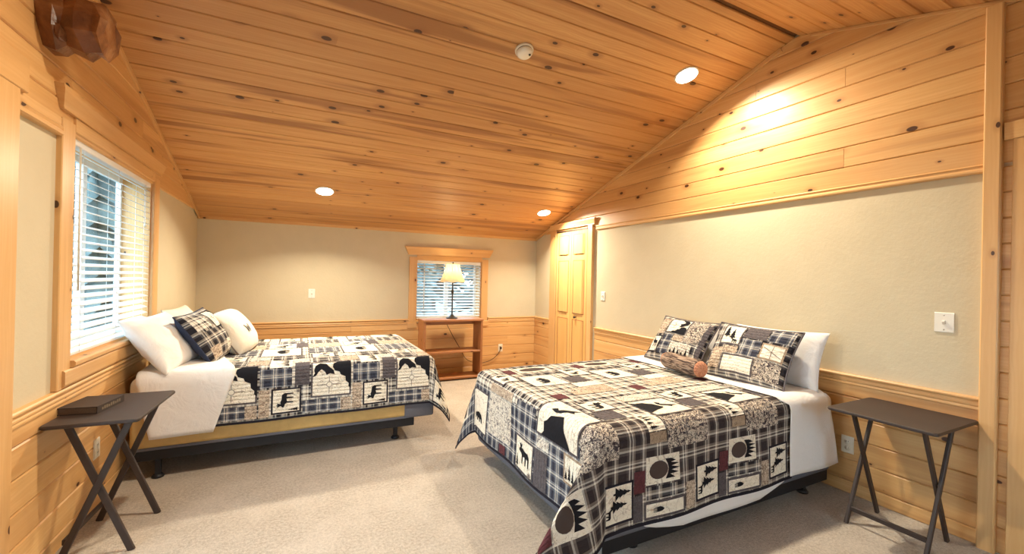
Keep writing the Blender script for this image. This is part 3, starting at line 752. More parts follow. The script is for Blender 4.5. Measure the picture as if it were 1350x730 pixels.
def motif(kind, surf, patch_o, rect, head, ctr=V3()):
    """Lay the pictures of a patch; 'head' = +1 when the head end is at +s, -1 at -s, 'u' for upright on pillows."""
    s0, s1, t0, t1 = rect
    if head == 1: fn = lambda a, b: (s0 + (s1 - s0) * b, t1 - (t1 - t0) * a)
    elif head == -1: fn = lambda a, b: (s1 - (s1 - s0) * b, t0 + (t1 - t0) * a)
    else: fn = lambda a, b: (s0 + (s1 - s0) * a, t0 + (t1 - t0) * b)
    A = lambda poly, mat='ink', nm='applique', off=.0042: applique(surf, patch_o, poly, fn, mat, off, nm, ctr)
    if kind == 'hill':
        A(HILL); A(EAGLE)
        A(arc_ring(.33, .55, .075, .02), 'sketch', 'compass'); A(arc_ring(.33, .55, .06, .02), 'cream', 'compass_face', .0056)
        for (a0, b0, a1, b1) in ((.33, .63, .335, .86), (.33, .47, .335, .28), (.25, .55, .08, .555), (.41, .55, .56, .555)):
            A([(a0 - .008, b0 - .008), (a0 + .008, b0 + .008), (a1 + .006, b1 + .006), (a1 - .006, b1 - .006)], 'sketch', 'stitch_line')
    elif kind == 'hump':
        A([(.14, .03), (.2, .12), (.19, .30), (.27, .36), (.33, .46), (.45, .50), (.58, .55), (.64, .45), (.69, .30), (.80, .08), (.82, .03)]); A([(.24, .58), (.32, .66), (.38, .62), (.48, .76), (.60, .95), (.56, .80), (.62, .74), (.52, .68), (.46, .58), (.36, .55)])
    elif kind == 'bear': A(sub(BEAR, .28, .78, .22, .72))
    elif kind == 'bear_low': A(sub(BEAR, .34, .66, .12, .55))
    elif kind == 'bear_foot': A(sub(BEAR, .2, .72, .14, .52))
    elif kind == 'moose':
        A(sub(MOOSE, .22, .84, .2, .86)); A(sub(TREE, .06, .22, .08, .46)); A(sub(FERN, .76, .96, .04, .22), 'sketch')
    elif kind == 'trees':
        A(sub(TREE, .06, .44, .34, .92)); A(sub(TREE, .36, .72, .26, .80)); A(sub(DEER, .52, .84, .06, .38))
    elif kind == 'deer': A(sub(DEER, .5, .86, .18, .72)); A(sub(TREE, .12, .38, .2, .86))
    elif kind == 'paw': A(PAD, 'brown_pad', 'paw_pad'); A(CLAW, 'ink', 'claws', .0044)
    elif kind == 'pines':
        for k in range(5): A(sub(TREE, .05 + k * .18, .23 + k * .18, .12, .45 + .25 * ((k * 2) % 3) / 2))
    elif kind == 'oval':
        A([(.5 + .34 * math.cos(i * .3927), .5 + .42 * math.sin(i * .3927)) for i in range(16)], 'brown_pad', 'oval_pad')
    elif kind == 'star':
        for (a0, b0, a1, b1) in ((.1, .3, .9, .7), (.9, .25, .1, .75), (.5, .08, .5, .92)):
            A([(a0 - .012, b0 - .012), (a1 - .012, b1 - .012), (a1 + .012, b1 + .012), (a0 + .012, b0 + .012)], 'sketch', 'stitch_line')

def cloth_sheet(name, surf, ss_fn, ts, ns, off, mat, parent=None, thick=.004, back=None, zones=None):
    """A cloth whose s-range depends on t: ss_fn(t) -> (s0, s1). Double-sided with thickness."""
    verts, faces, uv = [], [], []; nt = len(ts)
    par = [(lambda a, b: [a + (b - a) * i / ns for i in range(ns + 1)])(*ss_fn(T)) for T in ts]
    for lay in (off, off - thick):
        for i in range(ns + 1):
            for j, T in enumerate(ts): verts.append(surf.p(par[j][i], T, lay))
    n1 = (ns + 1) * nt; fm = []
    for lay in (0, 1):
        for i in range(ns):
            for j in range(nt - 1):
                q = [lay * n1 + a * nt + b for a, b in ((i, j), (i + 1, j), (i + 1, j + 1), (i, j + 1))]
                u = [(par[b][a], ts[b]) for a, b in ((i, j), (i + 1, j), (i + 1, j + 1), (i, j + 1))]
                faces.append(tuple(q if lay == 0 else q[::-1])); uv.append(u if lay == 0 else u[::-1]); fm.append((1 if lay else (zones[1](u[0][0], u[0][1]) if zones else 0)) if back else 0)
    bd = [(i, 0) for i in range(ns + 1)] + [(ns, j) for j in range(1, nt)] + [(i, nt - 1) for i in range(ns - 1, -1, -1)] + [(0, j) for j in range(nt - 2, 0, -1)]
    for k in range(len(bd)):
        a, b = bd[k], bd[(k + 1) % len(bd)]
        ia, ib = a[0] * nt + a[1], b[0] * nt + b[1]
        faces.append((ib, ia, n1 + ia, n1 + ib)); uv.append([(par[x[1]][x[0]], ts[x[1]]) for x in (b, a, a, b)]); fm.append(1 if back else 0)
    o = obj(name, verts, faces, mat, parent, uv, True, [mat] + ([back] if back else []) + (zones[0] if zones else []), fm)
    return o, bd, par
def binding(surf, quilt, s0, s1, t0, t1, wd=.014):
    """Narrow bound edge folded over the rim of the quilt."""
    for (ss, ts) in ((ticks(s0 - .002, s1, .03), [t0 - .003, t0 + wd]), (ticks(s0 - .002, s1, .03), [t1 - wd, t1 + .003]), ([s0 - .003, s0 + wd], ticks(t0, t1, .03)), ([s1 - wd, s1 + .003], ticks(t0, t1, .03))):
        surf_grid('binding', surf, ss, ts, .0030, 'binding', quilt)

# ---------------- beds
def rounded_box(name, x0, x1, y0, y1, z0, z1, bev, mat, parent=None, seg=4):
    return boxes(name, [(x0, x1, y0, y1, z0, z1)], mat, parent, bev, seg, True)
def bed_frame(x0, x1, y0, y1, zr, legs, label):
    root = empty('metal_bedstead', ((x0 + x1) / 2, (y0 + y1) / 2, 0)); tag(root, label, 'bedstead')
    b = root.location
    def B(n, l): return boxes(n, [(a[0] - b.x, a[1] - b.x, a[2] - b.y, a[3] - b.y, a[4], a[5]) for a in l], 'black_metal', root, .003, 1)
    for y in (y0, y1): 
        i = 1 if y == y0 else -1
        B('side_rail', [(x0, x1, min(y, y + i * .006), max(y, y + i * .006), zr - .075, zr + .012)]); B('rail_flange', [(x0, x1, min(y + i * .006, y + i * .045), max(y + i * .006, y + i * .045), zr - .012, zr - .006)])
    for x in (x0 + .25, (x0 + x1) / 2, x1 - .25): B('cross_bar', [(x - .02, x + .02, y0 + .01, y1 - .01, zr - .045, zr - .014)])
    for (x, y) in legs:
        lg = B('leg', [(x - .016, x + .016, y - .016, y + .016, .02, zr - .06)])
        lathe('glide', [(.0, 0), (.034, 0), (.036, .010), (.026, .022), (.016, .026)], 'black_metal', lg, 18, (x - b.x, y - b.y, .0))
    return root

# ---- bed against the left wall
B1 = dict(x0=-1.02, x1=9, y0=3.60, y1=5.15)
bed_frame(-1.0, .90, 3.64, 5.10, .205, [(-.852, 3.675), (.765, 3.755), (-.85, 5.05), (.765, 5.02), (-.02, 4.38)], 'black metal bedstead under the bed by the left window')
bs1 = empty('box_spring', (.03, 4.375, .21)); tag(bs1, 'tan fabric box spring under the bed by the left window', 'box spring')
rounded_box('box', -1.03, 1.02, -.755, .755, .002, .235, .03, 'tan_fabric', bs1)
boxes('corner_guard', [(.78, 1.035, -.768, .768, -.006, .19)], 'grey_fabric', bs1, .02, 3, True)
boxes('base_cover', [(-1.02, .80, -.752, .752, -.008, .012)], 'grey_fabric', bs1, .003, 1)
mt1 = empty('mattress', (.03, 4.375, .448)); tag(mt1, 'thick mattress in a white fitted sheet by the left window', 'mattress')
rounded_box('fitted_sheet', -1.04, 1.025, -.755, .755, 0, .248, .06, 'cotton', mt1, 5)
dq1 = Drape(-9, 1.08, 3.60, 5.15, .722, .07, .03, .30, .008, .3)
Q1 = (-.60, 1.46, 3.235, 5.50)
nS = 60
q1, bd, par = cloth_sheet('patchwork_quilt', dq1, lambda T: (Q1[0], Q1[1]), ticks(Q1[2], Q1[3], .033), nS, 0, 'plaid_light', None, .006, 'navy')
tag(q1, 'grey and cream wildlife patchwork quilt on the bed by the left window', 'quilt', 'wildlife patchwork quilts')
binding(dq1, q1, *Q1)
def lay(surf, quilt, items, head, ctr=V3()):
    for (rect, mat, bord, kind) in items:
        p = patch(surf, quilt, rect, mat, .0022, bord, ctr=ctr)
        if kind: motif(kind, surf, p, rect, head, ctr)
PD = .645
it = []
for k in (-1, 0, 1, 2):
    o = k * PD
    def R(s0, s1, t0, t1):
        s0, s1 = max(Q1[0] + .02, s0 + o), min(Q1[1] - .02, s1 + o)
        return (s0, s1, t0, t1) if s1 - s0 > .04 else None
    L_ = [(R(.085, .375, 3.37, 3.655), 'cream', 'charcoal', 'hill'), (R(.465, .665, 3.275, 3.462), 'cream', 'binding', 'moose'),
          (R(.35, .67, 4.02, 4.40), 'cream', 'charcoal', 'bear'), (R(.09, .28, 3.86, 4.06), 'cream', 'charcoal', 'deer'),
          (R(.45, .60, 3.62, 3.82), 'cream', None, 'pines'), (R(.62, .70, 3.475, 3.68), 'charcoal', None, None), (R(-.02, .075, 3.475, 3.70), 'charcoal', None, None),
          (R(.39, .60, 3.475, 3.61), 'plaid_blue', None, None), (R(.385, .455, 3.26, 3.46), 'floral', None, None),
          (R(.03, .30, 3.26, 3.355), 'plaid_blue', None, None), (R(.30, .375, 3.26, 3.355), 'floral', None, None),
          (R(.30, .44, 3.67, 3.84), 'floral', None, None), (R(.10, .29, 3.67, 3.85), 'plaid', None, None), (R(.61, .72, 3.69, 3.86), 'leaf', None, None),
          (R(.30, .44, 3.86, 4.0), 'leaf', None, None), (R(.46, .70, 3.84, 4.0), 'plaid', None, None),
          (R(.70, .72, 4.02, 4.40), 'charcoal', None, None), (R(.08, .33, 4.10, 4.36), 'plaid_blue', None, None),
          (R(.08, .37, 4.42, 4.62), 'floral', None, None), (R(.40, .62, 4.44, 4.66), 'cream', None, 'trees'),
          (R(.46, .66, 4.84, 5.07), 'cream', 'charcoal', 'deer'), (R(.08, .37, 4.90, 5.10), 'cream', None, 'pines'), (R(.10, .36, 4.66, 4.86), 'plaid', None, None),
          (R(.62, .72, 4.46, 4.7), 'charcoal', None, None), (R(.38, .45, 4.7, 5.08), 'leaf', None, None), (R(.46, .7, 4.69, 4.82), 'plaid_blue', None, None)]
    it += [x for x in L_ if x[0] and x[0][0] < 1.06]
# foot drop
it = [x for x in it if x[0][1] <= 1.09] + [((1.115, 1.40, 3.26, 3.47), 'cream', 'binding', 'moose'), ((1.10, 1.42, 3.50, 3.70), 'plaid', None, None), ((1.11, 1.42, 3.74, 4.02), 'leaf', None, None), ((1.13, 1.40, 4.1, 4.5), 'cream', 'charcoal', 'bear'), ((1.12, 1.42, 4.56, 4.9), 'paisley', None, None)]
lay(dq1, q1, it, -1)
# white flat sheet turned down over the quilt, hanging on the near side
def s1fn(T):
    if T < 3.60: k = (3.60 - T) / .40; return (-.965 + .085 * k, -.405 - .125 * k)
    k = min(1, (T - 3.60) / .5); return (-.965, -.405 - .14 * k)
ds1 = Drape(-9, 9, 3.60, 5.15, .722, .07, .03, 0, .008, .3)
sh1, _, _ = cloth_sheet('flat_sheet', ds1, s1fn, ticks(3.20, 5.06, .03), 24, .013, 'cotton', None, .004)
tag(sh1, 'white flat sheet folded down at the left window bed', 'sheet')

# ---- bed against the right wall
bed_frame(1.36, 3.34, 1.66, 3.10, .125, [(3.10, 1.69), (1.62, 1.74), (3.1, 3.05), (1.5, 3.05), (2.3, 2.37)], 'black metal bedstead under the bed by the right wall')
bs2 = empty('box_spring', (2.30, 2.37, .13)); tag(bs2, 'blue grey box spring under the bed by the right wall', 'box spring')
rounded_box('box', -1.03, 1.03, -.74, .74, -.002, .265, .035, 'grey_fabric', bs2)
mt2 = empty('mattress', (2.30, 2.37, .398)); tag(mt2, 'thick mattress in a white fitted sheet by the right wall', 'mattress')
rounded_box('fitted_sheet', -1.02, 1.05, -.745, .745, 0, .268, .06, 'cotton', mt2, 5)
dq2 = Drape(1.25, 9, 1.60, 3.14, .692, .07, .035, .24, .010, 0.0, (.86, .20))
Q2 = (.80, 2.80, 1.135, 3.57)
q2, bd, par = cloth_sheet('patchwork_quilt', dq2, lambda T: (Q2[0], Q2[1]), ticks(Q2[2], Q2[3], .033), 62, 0, 'plaid_brown', None, .006, 'navy', (['plaid_light', 'plaid_blue'], lambda S, T: 3 if S < 1.18 and T > 1.66 else (2 if T > 1.70 else 0)))
tag(q2, 'brown and cream wildlife patchwork quilt draping the bed by the right wall', 'quilt', 'wildlife patchwork quilts')
binding(dq2, q2, *Q2)
it = []
PD2 = .628
for k in (-1, 0, 1, 2):
    o = k * PD2
    def R(s0, s1, t0, t1, lo=1.26):
        s0, s1 = max(lo, s0 + o), min(Q2[1] - .018, s1 + o)
        return (s0, s1, t0, t1) if s1 - s0 > .05 else None
    L_ = [(R(1.575, 1.80, 1.325, 1.465), 'cream', None, 'paw'), (R(1.50, 1.57, 1.295, 1.405), 'maroon', None, None),
          (R(1.925, 2.125, 1.175, 1.372), 'cream', 'binding', 'trees'), (R(1.565, 1.835, 1.155, 1.242), 'cream', 'charcoal', 'bear_low'),
          (R(1.845, 1.915, 1.155, 1.30), 'floral', None, None), (R(1.575, 1.835, 1.252, 1.315), 'plaid', None, None), (R(1.495, 1.555, 1.155, 1.285), 'charcoal', None, None),
          (R(1.725, 2.025, 1.49, 1.665), 'paisley', None, None), (R(1.60, 1.715, 1.59, 1.725), 'cream', None, 'pines'), (R(1.60, 1.715, 1.53, 1.585), 'wood_tan', None, None),
          (R(1.735, 2.03, 1.685, 1.945), 'cream', 'charcoal', 'hump'), (R(1.44, 1.625, 1.865, 2.055), 'cream', 'charcoal', 'moose'),
          (R(1.42, 1.57, 1.735, 1.858), 'charcoal', None, None), (R(1.40, 1.49, 2.15, 2.25), 'maroon', None, None),
          (R(1.56, 1.90, 2.19, 2.345), 'floral', None, None), (R(1.70, 1.90, 2.35, 2.45), 'cream', None, None), (R(1.42, 1.715, 2.45, 2.74), 'cream', 'charcoal', 'bear'),
          (R(1.73, 1.88, 2.47, 2.62), 'charcoal', None, None), (R(1.83, 2.04, 2.64, 2.87), 'cream', 'charcoal', 'deer'), (R(1.405, 1.485, 2.84, 2.965), 'maroon', None, None),
          (R(1.50, 1.81, 2.76, 2.83), 'plaid', None, None), (R(1.64, 1.73, 1.87, 2.06), 'plaid_light', None, None), (R(1.51, 1.90, 2.08, 2.17), 'plaid_light', None, None),
          (R(1.52, 1.80, 2.86, 3.0), 'cream', None, 'oval'), (R(1.50, 1.68, 2.26, 2.43), 'plaid_light', None, None), (R(1.74, 2.02, 1.955, 2.06), 'leaf', None, None),
          (R(1.54, 1.88, 3.03, 3.14), 'plaid', None, None), (R(1.50, 1.82, 3.2, 3.45), 'cream', 'charcoal', 'bear')]
    it += [x for x in L_ if x[0]]
it = [x for x in it if not (x[0][0] < 1.27 and x[0][1] < 1.40)]
# corner blocks and the foot drop, seen from the window side
hb = (1.115, 1.405, 1.685, 1.945)
it = [x for x in it if not (x[3] == 'hump' and x[0][0] < 1.3)]
it = [x for x in it if not (x[0][0] < 1.30 and 1.1 < x[0][2] < 2.2 and x[3] != 'trees')]
it += [(hb[:2] + (1.72, 2.13), 'cream', 'charcoal', 'hump'),
       ((1.11, 1.40, 1.49, 1.705), 'paisley', None, None),
       ((.935, 1.125, 1.245, 1.435), 'cream', None, 'paw'), ((.84, .925, 1.26, 1.36), 'maroon', None, None),
       ((.82, 1.03, 2.14, 2.385), 'cream', 'charcoal', 'moose'), ((.90, 1.18, 2.47, 2.80), 'leaf', None, None),
       ((.845, 1.15, 2.83, 3.14), 'cream', 'charcoal', 'bear_foot'), ((.815, .875, 2.545, 2.625), 'maroon', None, None),
       ((.815, .89, 2.64, 2.80), 'plaid_blue', None, None), ((.815, 1.20, 2.40, 2.455), 'plaid_blue', None, None),
       ((1.04, 1.24, 2.15, 2.39), 'plaid_blue', None, None), ((.815, 1.10, 1.87, 1.98), 'plaid_blue', None, None), ((.815, 1.03, 2.0, 2.13), 'charcoal', None, None),
       ((1.04, 1.10, 1.99, 2.11), 'leaf', None, None), ((.95, 1.105, 1.68, 1.85), 'cream', 'wood_tan', 'pines'), ((.815, .94, 1.52, 1.82), 'plaid_blue', None, None),
       ((.84, 1.16, 3.16, 3.27), 'plaid_blue', None, None), ((.95, 1.16, 3.29, 3.42), 'cream', None, 'oval'), ((1.19, 1.25, 2.46, 2.8), 'floral', None, None)]
lay(dq2, q2, it, 1)
# white flat sheet: tucked under the quilt, showing below its near hem and turned down at the head
def s2fn(T):
    if T < 1.60: k = (1.60 - T) / .45; return (2.775, 3.20 + .10 * k)
    return (2.72, 3.20)
ds2 = Drape(-9, 9, 1.60, 3.14, .692, .07, .035, 0, .010, 0.0)
sh2, _, _ = cloth_sheet('flat_sheet', ds2, s2fn, ticks(1.15, 3.10, .03), 22, .012, 'cotton', None, .004)
tag(sh2, 'white flat sheet folded down at the right wall bed', 'sheet')
def hemfn(T):
    k = max(0, min(1, (1.16 - T) / .09)); return (1.55 + .40 * k ** 1.5, 2.77 - .35 * k ** 1.5)
ds3 = Drape(-9, 9, 1.615, 3.14, .676, .06, .03, 0, .004, 1.4)
sh3, _, _ = cloth_sheet('bed_skirt', ds3, hemfn, ticks(1.085, 1.55, .02), 22, 0, 'cotton', None, .003)
tag(sh3, 'white sheet edge showing below the quilt hem on the right wall bed', 'sheet')

# ---------------- pillows
class Pillow:
    def __init__(s, O, U, Vv, W, H, T, seed=0, wr=.006, pinch=.07, exp=.55):
        s.O = V3(O); s.U = V3(U).normalized(); v = V3(Vv); s.V = (v - s.U * v.dot(s.U)).normalized(); s.N = s.U.cross(s.V)
        s.W, s.H, s.T, s.seed, s.wr, s.pinch, s.exp = W, H, T, seed, wr, pinch, exp
    def q(s, u, v, side=1):
        a, b = 2 * u / s.W - 1, 2 * v / s.H - 1
        a, b = max(-1, min(1, a)), max(-1, min(1, b))
        x = a * s.W / 2 * (1 - s.pinch * (1 - b * b)); y = b * s.H / 2 * (1 - s.pinch * (1 - a * a))
        pr = ((1 - abs(a) ** 2.6) ** s.exp) * ((1 - abs(b) ** 2.6) ** s.exp)
        z = s.T * pr + s.wr * pr ** .3 * (noise.noise(V3((u * 9, v * 9, s.seed))) * 1.0 + .5 * noise.noise(V3((u * 20, v * 20, s.seed + 5)))) if pr > 0 else 0
        return s.O + s.U * x + s.V * y + s.N * (side * z)
    def p(s, u, v, off=0.0):
        P = s.q(u, v)
        if off:
            h = .006; n = (s.q(u + h, v) - s.q(u - h, v)).cross(s.q(u, v + h) - s.q(u, v - h))
            P = P + (n.normalized() if n.length > 1e-9 else s.N) * off
        return P
def pillow(name, label, O, U, Vv, W, H, T, mat, seed=0, back=None, group=None, cat='pillow', pinch=.07, wr=.009, exp=.55, edge=None):
    pl = Pillow(O, U, Vv, W, H, T, seed, wr, pinch, exp); n = 22
    c = pl.O - V3((0, 0, H / 2))
    root = empty(name, pl.O); tag(root, label, cat, group)
    ff = lambda k: .5 - .5 * math.cos(math.pi * k / n) if True else k / n
    us = [W * (.45 * ff(k) + .55 * k / n) for k in range(n + 1)]; vs2 = [H * (.45 * ff(k) + .55 * k / n) for k in range(n + 1)]
    verts, faces, uv, fm = [], [], [], []; m = n + 1
    for sd in (1, -1):
        for u in us:
            for v in vs2: verts.append(pl.q(u, v, sd) - pl.O)
    for sd in (0, 1):
        for i in range(n):
            for j in range(n):
                q = [sd * m * m + a * m + b for a, b in ((i, j), (i + 1, j), (i + 1, j + 1), (i, j + 1))]
                uu = [(us[a], vs2[b]) for a, b in ((i, j), (i + 1, j), (i + 1, j + 1), (i, j + 1))]
                faces.append(tuple(q if sd == 0 else q[::-1])); uv.append(uu if sd == 0 else uu[::-1]); fm.append(sd if back else 0)
    body = obj('pillow_cover', verts, faces, mat, root, uv, True, [mat] + ([back] if back else []), fm)
    bm = bmesh.new(); bm.from_mesh(body.data); bmesh.ops.remove_doubles(bm, verts=bm.verts[:], dist=.0004); bm.to_mesh(body.data); bm.free()
    if edge:
        loop = [pl.q(u, 0) for u in us] + [pl.q(W, v) for v in vs2[1:]] + [pl.q(u, H) for u in us[::-1][1:]] + [pl.q(0, v) for v in vs2[::-1][1:]]
        tube('piping', [q - pl.O for q in loop], .006, edge, root, 6)
    return root, pl
# right wall bed: two white pillows, two patchwork shams, a log bolster
pillow('bed_pillow', 'white pillow behind the right patchwork sham, against the wall', (3.21, 1.975, .885), (0, -1, .01), (.33, 0, .95), .70, .42, .085, 'cotton', 3, group='white bed pillows')
pillow('bed_pillow', 'white pillow behind the left patchwork sham, against the wall', (3.21, 2.70, .875), (0, -1, 0), (.33, 0, .95), .66, .40, .08, 'cotton', 9, group='white bed pillows')
shamA, pA = pillow('pillow_sham', 'patchwork sham with moose and bear patches beside the closet side', (3.00, 2.665, .895), (-.05, -1, -.02), (.52, -.03, .80), .62, .45, .075, 'plaid', 5, 'charcoal', 'patchwork pillow shams', edge='charcoal')
lay(pA, shamA, [((.02, .15, .05, .22), 'cream', 'binding', 'moose'), ((.15, .40, .26, .43), 'cream', 'charcoal', 'hill'), ((.41, .56, .20, .43), 'paisley', None, None), ((.29, .52, .05, .18), 'leaf', None, 'pines'), ((.16, .28, .05, .25), 'plaid_blue', None, None), ((.04, .14, .24, .41), 'floral', None, None), ((.29, .40, .19, .25), 'floral', None, None), ((.57, .605, .06, .40), 'charcoal', None, None)], 'u', pA.O)
shamB, pB = pillow('pillow_sham', 'patchwork sham with trees and deer patch nearest the tray table', (2.985, 2.015, .895), (.06, -1, -.02), (.50, .03, .80), .62, .46, .08, 'plaid', 6, 'charcoal', 'patchwork pillow shams', edge='charcoal')
lay(pB, shamB, [((.08, .26, .25, .44), 'cream', 'charcoal', 'trees'), ((.27, .44, .33, .44), 'charcoal', None, None), ((.45, .60, .33, .44), 'plaid_blue', None, None), ((.27, .42, .18, .32), 'plaid_blue', None, None), ((.43, .59, .18, .31), 'cream', 'wood_tan', 'star'), ((.15, .41, .03, .17), 'cream', 'charcoal', None), ((.42, .59, .03, .17), 'paisley', None, None), ((.04, .14, .05, .22), 'floral', None, None), ((.15, .26, .18, .24), 'floral', None, None)], 'u', pB.O)
def bolster():
    a, b = V3((2.735, 2.56, .772)), V3((2.675, 2.185, .770)); d = (b - a).normalized(); L = (b - a).length; root = empty('bolster_pillow', (a + b) / 2)
    tag(root, 'log shaped bolster pillow with bark print and tan end', 'pillow'); c = (a + b) / 2; r = .066
    lathe('bark_cover', [(r * .9, -L / 2), (r, -L / 2 + .015), (r * 1.02, 0), (r, L / 2 - .015), (r * .92, L / 2)], 'bark', root, 28, (0, 0, 0), d)
    for s in (1, -1):
        lathe('end_cap', [(r * .92, s * L / 2), (r * .86, s * (L / 2 + .012)), (r * .55, s * (L / 2 + .022)), (0, s * (L / 2 + .026))], 'log_end', root, 28, (0, 0, 0), d)
bolster()
# left window bed
pillow('bed_pillow', 'large white pillow nearest the left window blind', (-.885, 3.93, .90), (.16, 1, .02), (-.62, -.12, .80), .66, .46, .095, 'cotton', 12, group='white bed pillows', wr=.015)
pillow('bed_pillow', 'white pillow peeking behind the plaid sham in the corner', (-.90, 4.66, .90), (.04, 1, 0), (-.45, 0, .88), .66, .44, .085, 'linen', 15, group='white bed pillows')
shamC, pC = pillow('pillow_sham', 'navy backed plaid sham leaning on the white pillow by the window', (-.665, 4.14, .905), (.16, .98, .06), (-.56, .06, .82), .54, .45, .100, 'plaid', 21, 'navy', 'patchwork pillow shams', edge='navy', wr=.008)
lay(pC, shamC, [((.24, .50, .24, .42), 'cream', 'binding', 'hill'), ((.36, .51, .06, .2), 'cream', 'charcoal', 'bear'), ((.03, .2, .25, .42), 'plaid_light', None, None), ((.36, .51, .205, .235), 'floral', None, None), ((.03, .12, .03, .12), 'floral', None, None), ((.25, .345, .03, .12), 'leaf', None, None)], 'u', pC.O)
wp, pW = pillow('throw_pillow', 'round edged cream throw pillow embroidered with the letter W', (-.515, 4.42, .895), (.20, .97, .05), (-.55, .1, .83), .45, .40, .115, 'linen', 31, None, None, 'pillow', -.05, .006, .50, edge='sketch')
def letter():
    fn = lambda a, b: (.155 + .075 * a, .135 + .07 * b)
    for st in ([(0, 1), (.14, 1), (.32, 0), (.20, 0)], [(.20, 0), (.32, 0), (.55, .8), (.45, .8)], [(.45, .8), (.55, .8), (.80, 0), (.68, 0)], [(.68, 0), (.80, 0), (1.0, 1), (.86, 1)]):
        applique(pW, wp, st, fn, 'ink', .003, 'letter_stroke', pW.O)
letter()

# ================================================================== FURNITURE
def tray_table(cx, cy, rz, W, L, H, label, fx, fy, stretch):
    """Folding tray table: crossed legs at both ends; W across (x), L along (y)."""
    root = empty('tray_table', (cx, cy, 0), rz); tag(root, label, 'tray table', 'folding tray tables')
    bm = bmesh.new(); n = 6; r = .02; pts = []
    for (sx, sy, a0) in ((1, 1, 0), (-1, 1, 90), (-1, -1, 180), (1, -1, 270)):
        for k in range(n + 1):
            a = math.radians(a0 + 90 * k / n); pts.append((sx * (W / 2 - r) + r * math.cos(a), sy * (L / 2 - r) + r * math.sin(a)))
    verts, faces = [], []; m = len(pts)
    for (ins, z) in ((.004, H - .018), (0, H - .014), (0, H - .004), (.003, H)):
        for (x, y) in pts: verts.append((x * (1 - ins / (W / 2)), y * (1 - ins / (L / 2)), z))
    for k in range(3):
        for i in range(m): faces.append((k * m + i, k * m + (i + 1) % m, (k + 1) * m + (i + 1) % m, (k + 1) * m + i))
    faces.append(tuple(range(m))[::-1]); faces.append(tuple(range(3 * m, 4 * m)))
    uv = [[(verts[i][1] + verts[i][2], verts[i][0]) for i in f] for f in faces]; bm.free()
    obj('table_top', verts, faces, 'espresso', root, uv)
    for sy in (-1, 1):
        y = sy * fy
        bar('leg', (-fx, y, 0), (fx * .92, y, H - .02), .030, .016, 'espresso', root, (1, 0, 0))
        bar('leg', (fx, y - sy * .020, 0), (-fx * .92, y - sy * .020, H - .02), .030, .016, 'espresso', root, (1, 0, 0))
        lathe('pivot_pin', [(.006, -.016), (.006, .012), (0, .014)], 'steel', root, 10, (0.0, y - sy * .01, (H - .02) * .52), (0, sy, 0))
    for (x, z, yy) in stretch:
        bar('stretcher', (x, -fy + .01, z), (x, fy - .01, z), .028, .014, 'espresso', root, (0, 0, 1))
    boxes('batten', [(-fx * .92 - .012, -fx * .92 + .012, -fy, fy, H - .034, H - .018), (fx * .92 - .012, fx * .92 + .012, -fy, fy, H - .034, H - .018)], 'espresso', root)
    bpy.context.view_layer.update(); bm.free
    return root
tray_table(3.105, 1.178, math.radians(0), .515, .50, .69, 'dark folding tray table against the right wall', .16, .18, [(-.125, .085, 0)])
tray_table(-.866, 2.955, math.radians(-3), .365, .56, .69, 'dark folding tray table under the left window with book', .136, .20, [(-.12, .10, 0)])
def book():
    root = empty('book', (-.965, 2.955, .6905), math.radians(-10)); tag(root, 'thick dark brown hardcover book on the left tray table', 'book')
    w, l, h = .165, .225, .036
    boxes('cover', [(-w / 2, w / 2, -l / 2, l / 2, 0, .004), (-w / 2, w / 2, -l / 2, l / 2, h - .004, h), (w / 2 - .005, w / 2, -l / 2, l / 2, .004, h - .004)], 'book_cover', root)
    boxes('page_block', [(-w / 2 + .005, w / 2 - .006, -l / 2 + .004, l / 2 - .004, .0042, h - .0042)], 'pages', root)
    for k in range(9):
        y = -l / 2 + .035 + k * .018; boxes('spine_lettering', [(w / 2, w / 2 + .0008, y, y + .012, .010, .010 + (.016 if k % 3 else .012))], 'gilt', root)
book()

def shelf():
    x0, x1, y0, y1, H = 1.462, 2.305, 5.50, 5.80, .835; cx, cy = (x0 + x1) / 2, (y0 + y1) / 2
    root = empty('bookshelf', (cx, cy, 0)); tag(root, 'low open backed pine bookshelf under the back window', 'bookshelf')
    def B(n, a): return boxes(n, [(a[0] - cx, a[1] - cx, a[2] - cy, a[3] - cy, a[4], a[5])], 'pine_shelf', root, .003, 1)
    B('side_panel', (x0, x0 + .03, y0, y1, 0, H - .026)); B('side_panel', (x1 - .03, x1, y0, y1, 0, H - .026))
    B('top', (x0 - .008, x1 + .008, y0 - .008, y1, H - .026, H)); B('shelf_board', (x0 + .03, x1 - .03, y0 + .005, y1, .375, .40)); B('shelf_board', (x0 + .03, x1 - .03, y0 + .005, y1, .02, .045))
    B('back_rail', (x0 + .03, x1 - .03, y1 - .02, y1, H - .10, H - .027))
shelf()
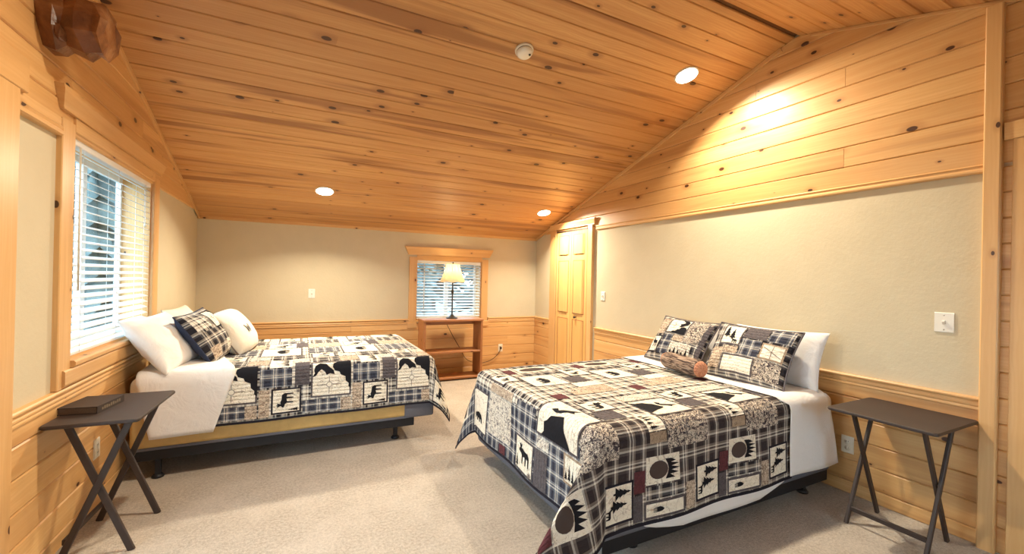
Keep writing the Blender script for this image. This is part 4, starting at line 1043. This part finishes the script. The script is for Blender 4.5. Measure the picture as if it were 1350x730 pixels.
def lamp():
    root = empty('table_lamp', (1.897, 5.655, .835)); tag(root, 'lit table lamp with cream bell shade and dark slender stem', 'lamp')
    lathe('base', [(0, 0), (.078, 0), (.080, .008), (.072, .016), (.050, .024), (.030, .040), (.016, .060)], 'bronze', root, 28)
    lathe('stem', [(.011, .055), (.009, .10), (.010, .34), (.016, .36), (.022, .378), (.016, .396), (.010, .41), (.009, .50), (.014, .515), (.014, .56)], 'bronze', root, 18)
    # pleated bell shade
    seg = 48; pr = [(.188, .508), (.176, .520), (.160, .55), (.138, .60), (.120, .65), (.106, .70), (.096, .752), (.094, .760)]
    verts, faces = [], []
    for r, z in pr:
        for i in range(seg):
            a = 2 * math.pi * i / seg; k = 1 + .025 * math.cos(a * 8) * (1 if r < .18 else 1.5); verts.append((r * k * math.cos(a), r * k * math.sin(a), z + (.006 * math.cos(a * 8) if z < .515 else 0)))
    for k in range(len(pr) - 1):
        for i in range(seg): faces.append((k * seg + i, k * seg + (i + 1) % seg, (k + 1) * seg + (i + 1) % seg, (k + 1) * seg + i))
    sh = obj('lamp_shade', verts, faces, 'shade', root, None, True)
    for i in range(8):
        a = 2 * math.pi * (i + .5) / 8
        tube('seam', [(r * .977 * math.cos(a), r * .977 * math.sin(a), z) for r, z in pr], .0022, 'linen', sh, 5)
    lathe('bulb', [(.012, .56), (.014, .58), (.028, .62), (.030, .645), (.018, .67), (0, .676)], emit('lamp_bulb', (1, .85, .55), 6), root, 16)
    tube('harp', smoothpath([(.014, 0, .565), (.05, 0, .62), (.045, 0, .69), (0, 0, .745), (-.045, 0, .69), (-.05, 0, .62), (-.014, 0, .565)], 4), .0018, 'bronze', root, 5)
    lathe('finial', [(.004, .742), (.010, .768), (.012, .776), (.006, .786), (0, .79)], 'bronze', root, 12)
    ld = bpy.data.lights.new('lamp_light', 'POINT'); ld.energy = 7; ld.color = (1, .80, .48); ld.shadow_soft_size = .035
    lo = bpy.data.objects.new('lamp_light', ld); COL.objects.link(lo); lo.parent = root; lo.location = (0, 0, .66)
    g = V3(root.location)
    w_ = lambda l: [V3(p) - g for p in l]
    tube('power_cord', smoothpath(w_([(1.897, 5.735, .842), (1.89, 5.79, .845), (1.86, 5.825, .82), (1.90, 5.86, .72), (2.02, 5.90, .52), (2.12, 5.905, .36), (2.22, 5.905, .20), (2.40, 5.905, .13), (2.58, 5.90, .15), (2.70, 5.895, .22), (2.765, 5.90, .30), (2.78, 5.905, .345)]), 6), .004, 'cord', root, 6)
    boxes('plug', [(.883 - .012, .883 + .012, .235, .262, -.523 + .008, -.523 + .040)], 'cord', root, .003, 1)
lamp()
